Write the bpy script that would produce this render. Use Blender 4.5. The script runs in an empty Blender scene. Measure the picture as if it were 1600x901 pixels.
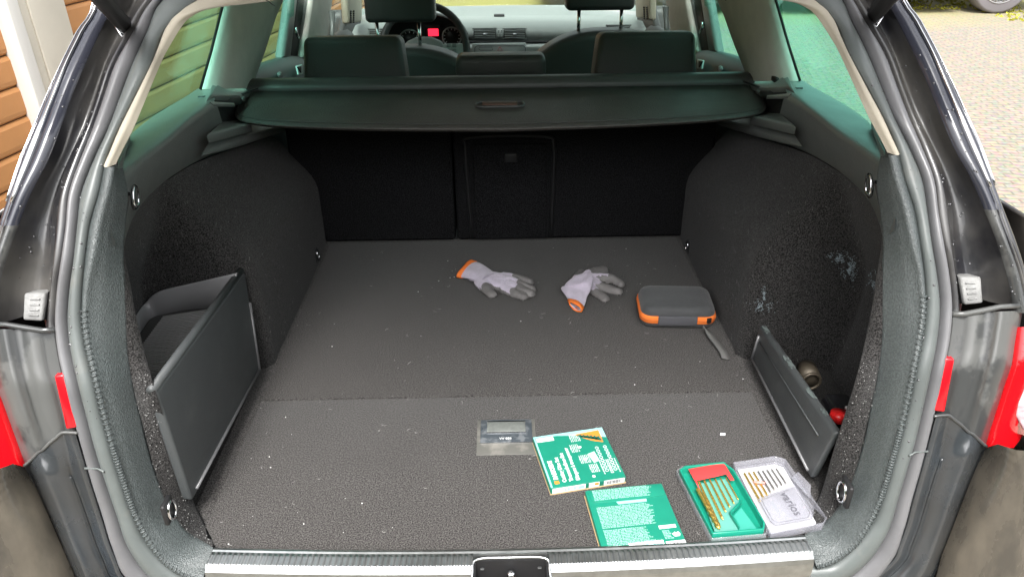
import bpy, bmesh, math, random
from mathutils import Vector, Matrix, noise
random.seed(7)
SC = bpy.context.scene
COL = SC.collection
R = math.radians
V = Vector

# ------------------------------------------------------------------ camera
FPX, PITCH, YAW, ROLL, CAM = 1180.0, R(29.2), R(0.8), R(-0.6), V((-0.005, 0.0, 0.91))
fw = V((math.sin(YAW)*math.cos(PITCH), math.cos(YAW)*math.cos(PITCH), -math.sin(PITCH)))
r0 = V((math.cos(YAW), -math.sin(YAW), 0)); u0 = r0.cross(fw)
rt = r0*math.cos(ROLL) + u0*math.sin(ROLL); up = u0*math.cos(ROLL) - r0*math.sin(ROLL)
cam = bpy.data.cameras.new('camera'); co = bpy.data.objects.new('camera', cam); COL.objects.link(co)
m = Matrix((rt, up, -fw)).transposed().to_4x4(); m.translation = CAM
co.matrix_world = m
cam.sensor_width = 36; cam.lens = 36*FPX/1600; cam.clip_start = 0.02; cam.clip_end = 400
SC.camera = co

# ------------------------------------------------------------------ light
SUN_EL, SUN_AZ = 57, 188
w = bpy.data.worlds.new('World'); SC.world = w; w.use_nodes = True
nt = w.node_tree; nt.nodes.clear()
sky = nt.nodes.new('ShaderNodeTexSky'); sky.sky_type = 'NISHITA'; sky.sun_disc = False
sky.sun_elevation = R(SUN_EL); sky.sun_rotation = R(SUN_AZ); sky.air_density = 1.0; sky.dust_density = 5.0
hs = nt.nodes.new('ShaderNodeHueSaturation'); hs.inputs['Saturation'].default_value = 0.12
bg = nt.nodes.new('ShaderNodeBackground'); bg.inputs['Strength'].default_value = 0.15
wo = nt.nodes.new('ShaderNodeOutputWorld')
nt.links.new(sky.outputs[0], hs.inputs['Color']); nt.links.new(hs.outputs[0], bg.inputs[0]); nt.links.new(bg.outputs[0], wo.inputs[0])
sl = bpy.data.lights.new('sun', 'SUN'); sl.energy = 1.5; sl.angle = R(22); sl.color = (1, .97, .93)
so = bpy.data.objects.new('sun', sl); COL.objects.link(so)
az = R(SUN_AZ)
sdir = V((math.sin(az)*math.cos(R(SUN_EL)), math.cos(az)*math.cos(R(SUN_EL)), math.sin(R(SUN_EL))))
so.rotation_euler = sdir.to_track_quat('Z', 'Y').to_euler()
SC.view_settings.view_transform = 'Standard'; SC.view_settings.look = 'None'
SC.view_settings.gamma = 1; SC.view_settings.use_curve_mapping = False
SC.view_settings.exposure = 1.6

# ------------------------------------------------------------------ measuring: where the sight line through a photo point meets a real plane
def at(px, py, x=None, y=None, z=None):
    r = fw + rt*((px-800)/FPX) - up*((py-450.5)/FPX)
    k = 0 if x is not None else 1 if y is not None else 2
    v = (x, y, z)[k]
    return CAM + r*((v-CAM[k])/r[k])
def mir(p, s): return V((p[0]*s, p[1], p[2]))       # s=1 left as measured, s=-1 right
def lerp(a, b, t): return a+(b-a)*t
def interp(tab, x):
    if x <= tab[0][0]: return tab[0][1]
    for (a, u), (b, v) in zip(tab, tab[1:]):
        if x <= b: return u+(v-u)*(x-a)/(b-a)
    return tab[-1][1]
def cr(P, n):
    P = [V(p) for p in P]; out = []
    for i in range(len(P)-1):
        p0 = P[max(i-1, 0)]; p1 = P[i]; p2 = P[i+1]; p3 = P[min(i+2, len(P)-1)]
        for k in range(n):
            t = k/n
            out.append(0.5*((2*p1)+(p2-p0)*t+(2*p0-5*p1+4*p2-p3)*t*t+(3*p1-p0-3*p2+p3)*t**3))
    out.append(P[-1]); return out

# ------------------------------------------------------------------ materials
def mat(name, col, rough=.6, metal=0, spec=.5, coat=0, var=0, vscale=20, col2=None, bump=0, bscale=200, btype='noise',
        speck=0, sscale=900, dirt=None, dscale=6, dlo=.5, dhi=.62, trans=0, sheen=0, emit=None, aniso=None, rvar=0, stretch=None):
    mt = bpy.data.materials.new(name); mt.use_nodes = True
    n = mt.node_tree.nodes; L = mt.node_tree.links; b = n['Principled BSDF']
    b.inputs['Base Color'].default_value = (*col, 1); b.inputs['Roughness'].default_value = rough
    b.inputs['Metallic'].default_value = metal; b.inputs['Specular IOR Level'].default_value = spec
    b.inputs['Coat Weight'].default_value = coat; b.inputs['Coat Roughness'].default_value = .06
    if sheen: b.inputs['Sheen Weight'].default_value = sheen; b.inputs['Sheen Roughness'].default_value = .5
    if emit: b.inputs['Emission Color'].default_value = (*emit[0], 1); b.inputs['Emission Strength'].default_value = emit[1]
    tc = n.new('ShaderNodeTexCoord'); vec = tc.outputs['Object']
    if stretch:
        mp = n.new('ShaderNodeMapping'); mp.inputs['Scale'].default_value = stretch; L.new(vec, mp.inputs[0]); vec = mp.outputs[0]
    cur = None
    def noi(sc, det=4, v=None, rg=.6):
        t = n.new('ShaderNodeTexNoise'); t.inputs['Scale'].default_value = sc; t.inputs['Detail'].default_value = det
        t.inputs['Roughness'].default_value = rg; L.new(v or vec, t.inputs['Vector']); return t.outputs['Fac']
    def ramp(f, lo, hi):
        r = n.new('ShaderNodeMapRange'); r.inputs['From Min'].default_value = lo; r.inputs['From Max'].default_value = hi
        L.new(f, r.inputs['Value']); return r.outputs[0]
    def mix(f, a, c):
        x = n.new('ShaderNodeMix'); x.data_type = 'RGBA'; L.new(f, x.inputs['Factor'])
        for s, q in ((6, a), (7, c)):
            if isinstance(q, tuple): x.inputs[s].default_value = (*q, 1)
            else: L.new(q, x.inputs[s])
        return x.outputs[2]
    if var:
        c2 = col2 or tuple(min(1, c*(1+var)) for c in col); c1 = tuple(c*(1-var) for c in col) if not col2 else col
        cur = mix(ramp(noi(vscale, 5), .35, .65), c1, c2)
    if speck:
        hi = tuple(min(1, c*(1+speck)+.01*speck) for c in col); lo = tuple(c*max(0, 1-speck*.55) for c in col)
        s = mix(ramp(noi(sscale, 1, rg=.5), .36, .66), lo, hi)
        if cur is not None:
            x = n.new('ShaderNodeMix'); x.data_type = 'RGBA'; x.inputs['Factor'].default_value = .84
            L.new(cur, x.inputs[6]); L.new(s, x.inputs[7]); cur = x.outputs[2]
        else: cur = s
    if dirt:
        f = ramp(noi(dscale, 6), dlo, dhi)
        cur = mix(f, cur if cur is not None else col, dirt[0])
        if len(dirt) > 1:
            rr = n.new('ShaderNodeMapRange'); rr.inputs['To Min'].default_value = rough; rr.inputs['To Max'].default_value = dirt[1]
            L.new(f, rr.inputs['Value']); L.new(rr.outputs[0], b.inputs['Roughness'])
            if coat:
                rc = n.new('ShaderNodeMapRange'); rc.inputs['To Min'].default_value = coat; rc.inputs['To Max'].default_value = coat*.55
                L.new(f, rc.inputs['Value']); L.new(rc.outputs[0], b.inputs['Coat Weight'])
    if cur is not None: L.new(cur, b.inputs['Base Color'])
    if rvar:
        rr = n.new('ShaderNodeMapRange'); rr.inputs['From Min'].default_value = .3; rr.inputs['From Max'].default_value = .7
        rr.inputs['To Min'].default_value = rough-rvar; rr.inputs['To Max'].default_value = rough+rvar
        L.new(noi(14, 6), rr.inputs['Value']); L.new(rr.outputs[0], b.inputs['Roughness'])
    if bump:
        bp = n.new('ShaderNodeBump'); bp.inputs['Strength'].default_value = bump; bp.inputs['Distance'].default_value = .002
        if btype == 'noise': h = noi(bscale, 3)
        else:
            t = n.new('ShaderNodeTexVoronoi'); t.inputs['Scale'].default_value = bscale; t.feature = 'SMOOTH_F1'
            L.new(vec, t.inputs['Vector']); h = t.outputs['Distance']
        L.new(h, bp.inputs['Height']); L.new(bp.outputs[0], b.inputs['Normal'])
        if coat: pass
    return mt
def glass(name, tint, gloss=.08, rough=.02, haze=0, hazecol=(.9, .9, .95)):
    mt = bpy.data.materials.new(name); mt.use_nodes = True
    n = mt.node_tree.nodes; L = mt.node_tree.links; n.clear()
    t = n.new('ShaderNodeBsdfTransparent'); t.inputs[0].default_value = (*tint, 1)
    g = n.new('ShaderNodeBsdfGlossy'); g.inputs['Roughness'].default_value = rough
    lw = n.new('ShaderNodeLayerWeight'); lw.inputs[0].default_value = .5
    pw = n.new('ShaderNodeMath'); pw.operation = 'POWER'; pw.inputs[1].default_value = 4
    mr = n.new('ShaderNodeMapRange'); mr.inputs['To Min'].default_value = gloss*.5; mr.inputs['To Max'].default_value = min(.9, gloss*6)
    L.new(lw.outputs['Facing'], pw.inputs[0]); L.new(pw.outputs[0], mr.inputs['Value'])
    x = n.new('ShaderNodeMixShader'); o = n.new('ShaderNodeOutputMaterial')
    src = t.outputs[0]
    if haze:
        d = n.new('ShaderNodeBsdfDiffuse'); d.inputs[0].default_value = (*hazecol, 1)
        hx = n.new('ShaderNodeMixShader'); hx.inputs[0].default_value = haze
        L.new(src, hx.inputs[1]); L.new(d.outputs[0], hx.inputs[2]); src = hx.outputs[0]
    L.new(mr.outputs[0], x.inputs[0]); L.new(src, x.inputs[1]); L.new(g.outputs[0], x.inputs[2]); L.new(x.outputs[0], o.inputs[0])
    return mt

M = {}
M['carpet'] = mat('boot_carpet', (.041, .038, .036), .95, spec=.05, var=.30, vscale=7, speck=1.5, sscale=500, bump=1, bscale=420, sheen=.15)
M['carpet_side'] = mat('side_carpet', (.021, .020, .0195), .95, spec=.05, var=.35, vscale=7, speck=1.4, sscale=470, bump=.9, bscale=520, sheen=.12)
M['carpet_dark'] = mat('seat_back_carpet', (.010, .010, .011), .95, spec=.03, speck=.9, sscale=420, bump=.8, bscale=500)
M['trim'] = mat('grained_black_plastic', (.060, .070, .070), .42, spec=.5, var=.12, vscale=8, bump=.5, bscale=620, btype='vor', rvar=.07, speck=.35, sscale=380)
M['trim_in'] = mat('black_side_trim', (.135, .145, .14), .34, spec=.8, bump=.35, bscale=600, btype='vor', rvar=.05)
M['rubber'] = mat('rubber_seal', (.105, .118, .115), .38, spec=.5, var=.12, vscale=10, rvar=.08, dirt=((.14, .145, .135), .7), dscale=14, dlo=.55, dhi=.75)
M['paint'] = mat('black_car_paint', (.014, .014, .017), .32, coat=.8, dirt=((.070, .066, .060), .5), dscale=6, dlo=.42, dhi=.66)
M['paint_dusty'] = mat('dusty_black_paint', (.045, .047, .047), .34, coat=.7, dirt=((.085, .087, .084), .45), dscale=5, dlo=.50, dhi=.53)
M['paint_sill'] = mat('dirty_sill_paint', (.030, .035, .040), .22, coat=1, var=.3, vscale=12, dirt=((.038, .038, .036), .42), dscale=7, dlo=.42, dhi=.8)
M['bumper'] = mat('bumper_paint_brown_reflection', (.050, .045, .037), .2, coat=1, dirt=((.15, .13, .10), .5), dscale=11, dlo=.40, dhi=.72, stretch=(1.6, 1, .5))  # brown ground reflection is put into the base and patch colours
M['frit'] = mat('blue_black_glass_edge', (.030, .032, .044), .22, coat=.7, rvar=.06)
M['chrome'] = mat('chrome', (.75, .76, .78), .12, metal=1)
M['steel'] = mat('brushed_steel_sill', (.50, .52, .52), .34, metal=1, var=.1, vscale=60, stretch=(1, 1, 1), rvar=.05)
M['beige'] = mat('beige_pillar_trim', (.44, .40, .32), .6, bump=.15, bscale=500, var=.05, vscale=12)
M['pillar'] = mat('grey_beige_pillar_cloth', (.62, .61, .56), .75, bump=.2, bscale=700, var=.05)

M['head'] = mat('headliner', (.55, .53, .48), .9)
M['black'] = mat('matt_black', (.012, .012, .013), .55)
M['blackgloss'] = mat('gloss_black', (.015, .015, .017), .2, coat=.5)
M['leather'] = mat('black_leather', (.060, .055, .053), .45, bump=.3, bscale=420, btype='vor', rvar=.06)
M['cover'] = mat('cover_vinyl', (.052, .049, .045), .50, bump=.5, bscale=330, btype='vor', rvar=.05)
M['cass'] = mat('cassette_plastic', (.06, .062, .060), .45, bump=.2, bscale=500)
M['dash'] = mat('dash_grey', (.26, .275, .27), .5, bump=.2, bscale=500, btype='vor')
M['dash_dark'] = mat('dash_dark', (.05, .052, .052), .5)
M['silver'] = mat('silver_trim', (.50, .52, .52), .4)
M['redlens'] = mat('red_lens', (.55, .004, .008), .1, coat=1, emit=((.8, .0, .01), .04), bump=.25, bscale=26, stretch=(1, 1, 6))
M['reflector'] = mat('red_reflector', (.55, .004, .010), .25, coat=.6)
M['clearlens'] = glass('clear_lamp_lens', (.75, .7, .72), .25, .1, .35)
M['flange'] = mat('dusty_flange_reflection_grey', (.125, .125, .13), .38, coat=.3, var=.15, vscale=9, rvar=.08)  # grey lightened to stand in for reflections on the dusty lip
M['buffer'] = mat('grey_rubber_buffer', (.22, .22, .215), .6, var=.25, vscale=60, bump=.3, bscale=300)
M['teal'] = glass('tinted_side_glass', (.60, .95, .86), .05, haze=.03, hazecol=(.6, .85, .75))
M['clear'] = glass('windscreen_glass', (.86, .93, .90), .05)
M['plastic_clear'] = glass('clear_plastic', (.93, .94, .95), .16, .08, .16, (.85, .86, .9))
M['plastic_lid'] = glass('clear_lid_plastic', (.93, .93, .95), .16, .08, .22, (.6, .6, .66))
M['green'] = mat('green_card', (.012, .205, .135), .35, coat=.25, var=.05, vscale=30)
M['greenside'] = mat('green_card_edge', (.010, .16, .105), .4)
M['palegreen'] = mat('pale_blue_print', (.30, .62, .62), .4)
M['card'] = mat('raw_cardboard', (.55, .38, .20), .9, bump=.3, bscale=300)
M['white'] = mat('white_print', (.82, .84, .84), .5)
M['whitegreen'] = mat('pale_green_print', (.50, .80, .70), .5)
M['inkgreen'] = mat('dark_green_print', (.01, .12, .08), .5)
M['ink'] = mat('black_print', (.03, .03, .03), .5)
M['orangep'] = mat('orange_print', (.85, .25, .04), .4)
M['tray'] = mat('green_tray_plastic', (.010, .24, .16), .28, coat=.3)
M['traydark'] = mat('green_tray_well', (.008, .20, .135), .4)
M['redp'] = mat('red_plastic', (.80, .05, .05), .4)
M['gold'] = mat('gold_drill', (.85, .60, .16), .25, metal=.85)
M['steeldrill'] = mat('grey_drill', (.35, .33, .31), .3, metal=.8)
M['label'] = mat('white_insert', (.52, .52, .54), .6)
M['knit'] = mat('lilac_knit', (.52, .46, .56), .95, sheen=.4, bump=.7, bscale=700, var=.1, vscale=40)
M['latex'] = mat('grey_latex', (.16, .15, .148), .6, var=.15, vscale=60, bump=.2, bscale=400)
M['orange'] = mat('orange_hem', (.95, .22, .035), .8, bump=.5, bscale=600)
M['eva'] = mat('charcoal_case_fabric', (.052, .054, .057), .6, bump=.6, bscale=900, sheen=.2, var=.1)
M['evatape'] = mat('grey_zip_tape', (.085, .085, .095), .8, bump=.5, bscale=900)
M['strap'] = mat('grey_webbing', (.15, .15, .145), .85, bump=1, bscale=700)
M['flap'] = mat('scuffed_flap_plastic', (.055, .060, .062), .45, bump=.3, bscale=500, dirt=((.075, .08, .08), .55), dscale=12, dlo=.55, dhi=.72, rvar=.05)
M['mat'] = mat('ribbed_mat', (.05, .05, .05), .55)
M['traymetal'] = mat('smooth_tray_plastic', (.20, .20, .205), .3, rvar=.05)
M['chalk'] = mat('white_lint', (.75, .75, .72), .9)
M['brown'] = mat('leaf_crumb', (.16, .10, .05), .9)
M['brass'] = mat('dull_brass', (.09, .075, .055), .5, metal=.5)
M['gauge'] = mat('gauge_face', (.02, .02, .02), .4)
M['reddisp'] = mat('red_display', (.25, 0, .01), .4, emit=((1, .02, .05), .8))
M['plank'] = mat('orange_brown_board', (.50, .235, .085), .6, var=.07, vscale=4, bump=.15, bscale=120)
M['plankgap'] = mat('board_joint', (.10, .045, .018), .8)
M['post'] = mat('white_post', (.62, .58, .50), .6, var=.05, vscale=3)
M['postw'] = mat('white_upvc', (.78, .77, .74), .4)
M['silvercar'] = mat('silver_blue_paint', (.28, .31, .38), .25, coat=1)
M['tyre'] = mat('tyre', (.16, .15, .16), .8)
M['rim'] = mat('alloy', (.6, .6, .6), .3, metal=.7)

# ------------------------------------------------------------------ object helpers
TS = bpy.data.scenes.new('work')                 # scratch scene, removed at the end: evaluates one object at a time
def bake(o):
    TS.collection.objects.link(o); TS.view_layers[0].update(); dg = TS.view_layers[0].depsgraph
    me = bpy.data.meshes.new_from_object(o.evaluated_get(dg)); TS.collection.objects.unlink(o); return me
def tag(o, label=None, cat=None, group=None, kind=None):
    if label: o['label'] = label
    if cat: o['category'] = cat
    if group: o['group'] = group
    if kind: o['kind'] = kind
    return o
def thing(name, loc, label, cat, group=None, rz=0):
    o = bpy.data.objects.new(name, None); COL.objects.link(o); o.empty_display_size = .05
    o.location = loc; o.rotation_euler = (0, 0, rz); tag(o, label, cat, group); return o
def wmat(o):
    m = Matrix.LocRotScale(o.location, o.rotation_euler, o.scale)
    return wmat(o.parent) @ o.matrix_parent_inverse @ m if o.parent else m
def mesh(name, vs, fs, mt, par=None, smooth=False, solid=0, bev=0, local=False, sub=0, seg=2, offs=-1):
    me = bpy.data.meshes.new(name); me.from_pydata([tuple(v) for v in vs], [], fs); me.update()
    o = bpy.data.objects.new(name, me); COL.objects.link(o)
    if mt: me.materials.append(mt)
    if smooth: me.polygons.foreach_set('use_smooth', [True]*len(me.polygons))
    if solid: md = o.modifiers.new('s', 'SOLIDIFY'); md.thickness = solid; md.offset = offs
    if bev:
        md = o.modifiers.new('b', 'BEVEL'); md.width = bev; md.segments = seg; md.limit_method = 'ANGLE'; md.angle_limit = R(35)
        me.polygons.foreach_set('use_smooth', [True]*len(me.polygons)); md.harden_normals = False
    if sub: md = o.modifiers.new('u', 'SUBSURF'); md.levels = sub; md.render_levels = sub
    if par:
        o.parent = par
        if not local: o.matrix_parent_inverse = wmat(par).inverted()
    return o
def loft(name, rows, mt, par=None, closed=False, smooth=True, **k):
    n = len(rows[0]); vs = [p for r in rows for p in r]; fs = []
    for i in range(len(rows)-1):
        for j in range(n if closed else n-1):
            a = i*n+j; b = i*n+(j+1) % n; fs.append((a, b, b+n, a+n))
    return mesh(name, vs, fs, mt, par, smooth=smooth, **k)
def boxdat(c, s, rot=None):
    c = V(c); vs = []
    for x in (-1, 1):
        for y in (-1, 1):
            for z in (-1, 1):
                p = V((x*s[0]/2, y*s[1]/2, z*s[2]/2))
                vs.append(c+(rot @ p if rot else p))
    return vs, [(0, 1, 3, 2), (4, 6, 7, 5), (0, 4, 5, 1), (2, 3, 7, 6), (0, 2, 6, 4), (1, 5, 7, 3)]
def box(name, c, s, mt, par=None, rot=None, **k):
    return mesh(name, *boxdat(c, s, rot), mt, par, **k)
class MB:
    def __init__(s): s.v = []; s.f = []
    def add(s, vs, fs):
        n = len(s.v); s.v += [V(v) for v in vs]; s.f += [tuple(i+n for i in f) for f in fs]; return s
    def box(s, c, d, rot=None): return s.add(*boxdat(c, d, rot))
    def out(s, name, mt, par=None, **k): return mesh(name, s.v, s.f, mt, par, **k)
def prism(poly, d):                                    # closed polygon swept by vector d
    n = len(poly); poly = [V(p) for p in poly]; d = V(d)
    return poly+[p+d for p in poly], [tuple(range(n)), tuple(range(2*n-1, n-1, -1))]+[(i, i+n, (i+1) % n+n, (i+1) % n) for i in range(n)]
def tubedat(path, rad, seg=8, cap=True, flat=1, closed=False):
    path = [V(p) for p in path]; n = len(path); vs = []; fs = []; nr = None
    for i, p in enumerate(path):
        t = (path[min(i+1, n-1)]-path[max(i-1, 0)]) if not closed else path[(i+1) % n]-path[i-1]
        t.normalize()
        if nr is None: nr = V((0, 0, 1)) if abs(t.z) < .9 else V((1, 0, 0))
        nr = (nr-t*nr.dot(t)).normalized(); bn = t.cross(nr)
        r = rad[i] if isinstance(rad, (list, tuple)) else rad
        for k in range(seg):
            a = 2*math.pi*k/seg; vs.append(p+nr*math.sin(a)*r*flat+bn*math.cos(a)*r)
    m_ = n if closed else n-1
    for i in range(m_):
        for k in range(seg):
            j = (i+1) % n
            fs.append((i*seg+k, i*seg+(k+1) % seg, j*seg+(k+1) % seg, j*seg+k))
    if cap and not closed: fs += [tuple(range(seg-1, -1, -1)), tuple((n-1)*seg+k for k in range(seg))]
    return vs, fs
def tube(name, path, rad, mt, par=None, seg=8, **k):
    kk = {q: k.pop(q) for q in ('flat', 'closed', 'cap') if q in k}
    return mesh(name, *tubedat(path, rad, seg, **kk), mt, par, smooth=True, **k)
def rbox(name, c, s, r, mt, par=None, rot=None, sub=0, taper=None, bulge=0, **k):
    vs, fs = boxdat((0, 0, 0), s)
    if taper:
        for v in vs:
            if v.z > 0: v.x *= taper
    rot = rot or Matrix.Identity(3)
    vs = [V(c)+rot @ v for v in vs]
    return mesh(name, vs, fs, mt, par, bev=r, seg=5, **k)
def text(s, size, M4, mt, par, name='printed_text', ext=.0002, local=True, bold=0):
    cu = bpy.data.curves.new('t', 'FONT'); cu.body = s; cu.size = size; cu.extrude = ext; cu.offset = bold; cu.resolution_u = 2
    o = bpy.data.objects.new('t', cu); me = bake(o)
    bpy.data.objects.remove(o); me.transform(M4); me.materials.clear(); me.materials.append(mt)
    t = bpy.data.objects.new(name, me); COL.objects.link(t)
    t.parent = par
    if not local: t.matrix_parent_inverse = wmat(par).inverted()
    return t

# ================================================================== GROUND
gm = bpy.data.materials.new('paved_ground'); gm.use_nodes = True
n = gm.node_tree.nodes; L = gm.node_tree.links; b = n['Principled BSDF']; b.inputs['Roughness'].default_value = .85
tc = n.new('ShaderNodeTexCoord'); mp = n.new('ShaderNodeMapping'); mp.inputs['Rotation'].default_value = (0, 0, R(12)); L.new(tc.outputs['Object'], mp.inputs[0])
br = n.new('ShaderNodeTexBrick'); br.inputs['Scale'].default_value = 1; br.inputs['Brick Width'].default_value = .11; br.inputs['Row Height'].default_value = .055
br.inputs['Mortar Size'].default_value = .006; br.inputs['Color1'].default_value = (.245, .205, .15, 1); br.inputs['Color2'].default_value = (.215, .185, .14, 1)
br.inputs['Mortar'].default_value = (.155, .135, .10, 1); L.new(mp.outputs[0], br.inputs['Vector'])
n1 = n.new('ShaderNodeTexNoise'); n1.inputs['Scale'].default_value = 28; n1.inputs['Detail'].default_value = 4; L.new(tc.outputs['Object'], n1.inputs['Vector'])
mx = n.new('ShaderNodeMix'); mx.data_type = 'RGBA'; mx.blend_type = 'OVERLAY'; mx.inputs[0].default_value = .8; L.new(br.outputs[0], mx.inputs[6]); L.new(n1.outputs['Color'], mx.inputs[7])
hsn = n.new('ShaderNodeHueSaturation'); hsn.inputs['Saturation'].default_value = .8; L.new(mx.outputs[2], hsn.inputs['Color'])
sx = n.new('ShaderNodeSeparateXYZ'); L.new(tc.outputs['Object'], sx.inputs[0])
n2 = n.new('ShaderNodeTexNoise'); n2.inputs['Scale'].default_value = .9; n2.inputs['Detail'].default_value = 6; L.new(tc.outputs['Object'], n2.inputs['Vector'])
ad = n.new('ShaderNodeMath'); ad.operation = 'MULTIPLY_ADD'; ad.inputs[1].default_value = 3.2; L.new(n2.outputs['Fac'], ad.inputs[0]); L.new(sx.outputs['Y'], ad.inputs[2])
mr = n.new('ShaderNodeMapRange'); mr.inputs['From Min'].default_value = 9.8; mr.inputs['From Max'].default_value = 12.0; L.new(ad.outputs[0], mr.inputs['Value'])
m2 = n.new('ShaderNodeMix'); m2.data_type = 'RGBA'; L.new(mr.outputs[0], m2.inputs[0]); L.new(hsn.outputs[0], m2.inputs[6]); m2.inputs[7].default_value = (.27, .25, .075, 1)
L.new(m2.outputs[2], b.inputs['Base Color'])
bp = n.new('ShaderNodeBump'); bp.inputs['Strength'].default_value = .6; bp.inputs['Distance'].default_value = .01; L.new(mx.outputs[2], bp.inputs['Height']); L.new(bp.outputs[0], b.inputs['Normal'])
gs = 200
g = mesh('paved_ground', [(-gs, -gs, -.62), (gs, -gs, -.62), (gs, gs, -.62), (-gs, gs, -.62)], [(0, 1, 2, 3)], gm)
tag(g, kind='structure')
# moss tufts, beyond the bonnet and beside the far car
mb = MB()
for k in range(9000):
    a = random.random()
    if a < .55: x = random.uniform(-3.5, 4); y = 10.6+random.random()**1.6*5.0
    else: x = random.uniform(4.6, 9.5); y = 8.5+random.random()*3+(x < 5.6)*.8
    if noise.noise(V((x*.8, y*.8, 0))) < -.12: continue
    h = random.uniform(.008, .03); w_ = random.uniform(.008, .03); a = random.uniform(0, 6.3)
    c, s = math.cos(a)*w_, math.sin(a)*w_
    mb.add([(x-c, y-s, -.62), (x+c, y+s, -.62), (x+s*.6, y-c*.6, -.62+h)], [(0, 1, 2)])
    mb.add([(x-s, y+c, -.62), (x+s, y-c, -.62), (x, y, -.62+h)], [(0, 1, 2)])
tag(mb.out('moss', mat('yellow_moss', (.42, .41, .05), .9, var=.5, vscale=3)), 'yellow green moss growing on the yard ahead of the car', 'moss', kind='stuff')

# ================================================================== GARAGE WALL (left)
wa = R(9.2); wd = V((math.sin(wa), math.cos(wa), 0)); wn = V((-wd.y, wd.x, 0))   # along, away from car
w0 = V((-2.44, 3.4, -.62))
gar = thing('garage', w0, 'garage wall clad in orange brown horizontal boards beside the car', 'garage')
def wp(s, t, h): return w0+wd*s+wn*t+V((0, 0, h))
PH = .148
bd = bpy.data.meshes.new('board'); L_ = 14.0
prof = [(0, .0), (-.012, .010), (-.016, .03), (-.016, PH-.026), (-.010, PH-.010), (0, PH-.006)]
vs = [V((0, 0, 0))+V(wd)*s+V(wn)*t+V((0, 0, h)) for s in (-3.5, 10.5) for t, h in prof]
fs = [(i, i+1, i+7, i+6) for i in range(5)]+[(0, 5, 4, 3, 2, 1), (6, 7, 8, 9, 10, 11)]
bd.from_pydata([tuple(v) for v in vs], [], fs); bd.materials.append(M['plank'])
mesh('wall', *prism([wp(-3.5, .002, 0), wp(10.5, .002, 0), wp(10.5, .002, 2.9), wp(-3.5, .002, 2.9)], wn*.15), M['plankgap'], gar)
for i in range(19):
    o = bpy.data.objects.new('board', bd); COL.objects.link(o); o.location = w0+V((0, 0, .02+i*PH)); o.parent = gar; o.matrix_parent_inverse = wmat(gar).inverted()
# post: in front of the cladding
def wall_hit(px, py):
    r = fw + rt*((px-800)/FPX) - up*((py-450.5)/FPX)
    nn = wn; q = w0-wn*.05; return CAM+r*((q-CAM).dot(nn)/r.dot(nn))
a_ = (wall_hit(2, 20)-w0).dot(wd); b_ = (wall_hit(101, 33)-w0).dot(wd); c_ = (wall_hit(26, 33)-w0).dot(wd)
mesh('door_frame', *prism([wp(a_, -.09, 0), wp(c_, -.09, 0), wp(c_, -.09, 2.8), wp(a_, -.09, 2.8)], wn*.09), M['postw'], gar, bev=.006)
mesh('door_frame', *prism([wp(c_+.004, -.07, 0), wp(b_, -.07, 0), wp(b_, -.07, 2.8), wp(c_+.004, -.07, 2.8)], wn*.07), M['post'], gar, bev=.004)
mesh('frame_bead', *prism([wp(c_+.07, -.083, 0), wp(b_-.004, -.083, 0), wp(b_-.004, -.083, 2.8), wp(c_+.07, -.083, 2.8)], wn*.013), M['post'], gar, bev=.004)

# ================================================================== ADDED HEDGE behind the camera to block low sky light (seen only mirrored in the paint)
hv, hf = [], []; NX, NZ = 70, 26
for j in range(NZ+1):
    for i in range(NX+1):
        x = lerp(-9, 9, i/NX); z = lerp(0, 2.3, j/NZ)
        p = V((x, -6.0, z)); d = .35*noise.noise(p*.9)+.22*noise.noise(p*3.1)+(1.2*max(0, (j/NZ-.85)/.15)**2)*-1
        hv.append(V((x, -6.0+d, -.62+z+(.35*noise.noise(V((x*1.1, 0, 0))) if j == NZ else 0))))
for j in range(NZ):
    for i in range(NX): a = j*(NX+1)+i; hf.append((a, a+1, a+NX+2, a+NX+1))
tag(mesh('added_hedge', hv, hf, mat('added_hedge_green', (.045, .062, .022), .9, var=.6, vscale=9, bump=1, bscale=14), smooth=True, solid=1.6), 'tall dark green screen added behind the camera to block low sky light', 'added_hedge', kind='stuff')

# ================================================================== PARKED CAR (top right)
pc = thing('parked_car', (5.9, 9.6, -.62), 'silver blue car parked across the yard at the top right corner', 'car')
wc = at(1548, 22, z=-.62); PY = wc.y; wc.z = -.62+.33; wc.x += .06; RX = Matrix.Rotation(R(0), 3, 'Z')
rx = wc.x
body = [(-5.2, .22), (-5.25, .55), (-5.05, .80), (-4.2, .92), (-3.4, 1.42), (-1.6, 1.46), (-.6, 1.0), (.55, .88), (.85, .62), (.85, .28), (.40, .20)]
arch = [(.38*math.cos(a), .33+.38*math.sin(a)) for a in [R(d) for d in range(-18, 200, 20)]]
arch2 = [(x-2.75, z) for x, z in arch]
poly = body[:-1]+[(.42, .22)]+arch[0:]+[(-.40, .20), (-2.35, .18)]+arch2+[(-3.15, .20)]
poly = [V((rx+x, PY+0.050, -.62+z)) for x, z in poly]
mesh('body', *prism(poly, (0, 1.7, 0)), M['silvercar'], pc, bev=.03)
box('side_skirt', (rx-1.38, PY+0.030, -.62+.225), (1.95, .06, .07), M['silver'], pc, bev=.01)
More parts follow.
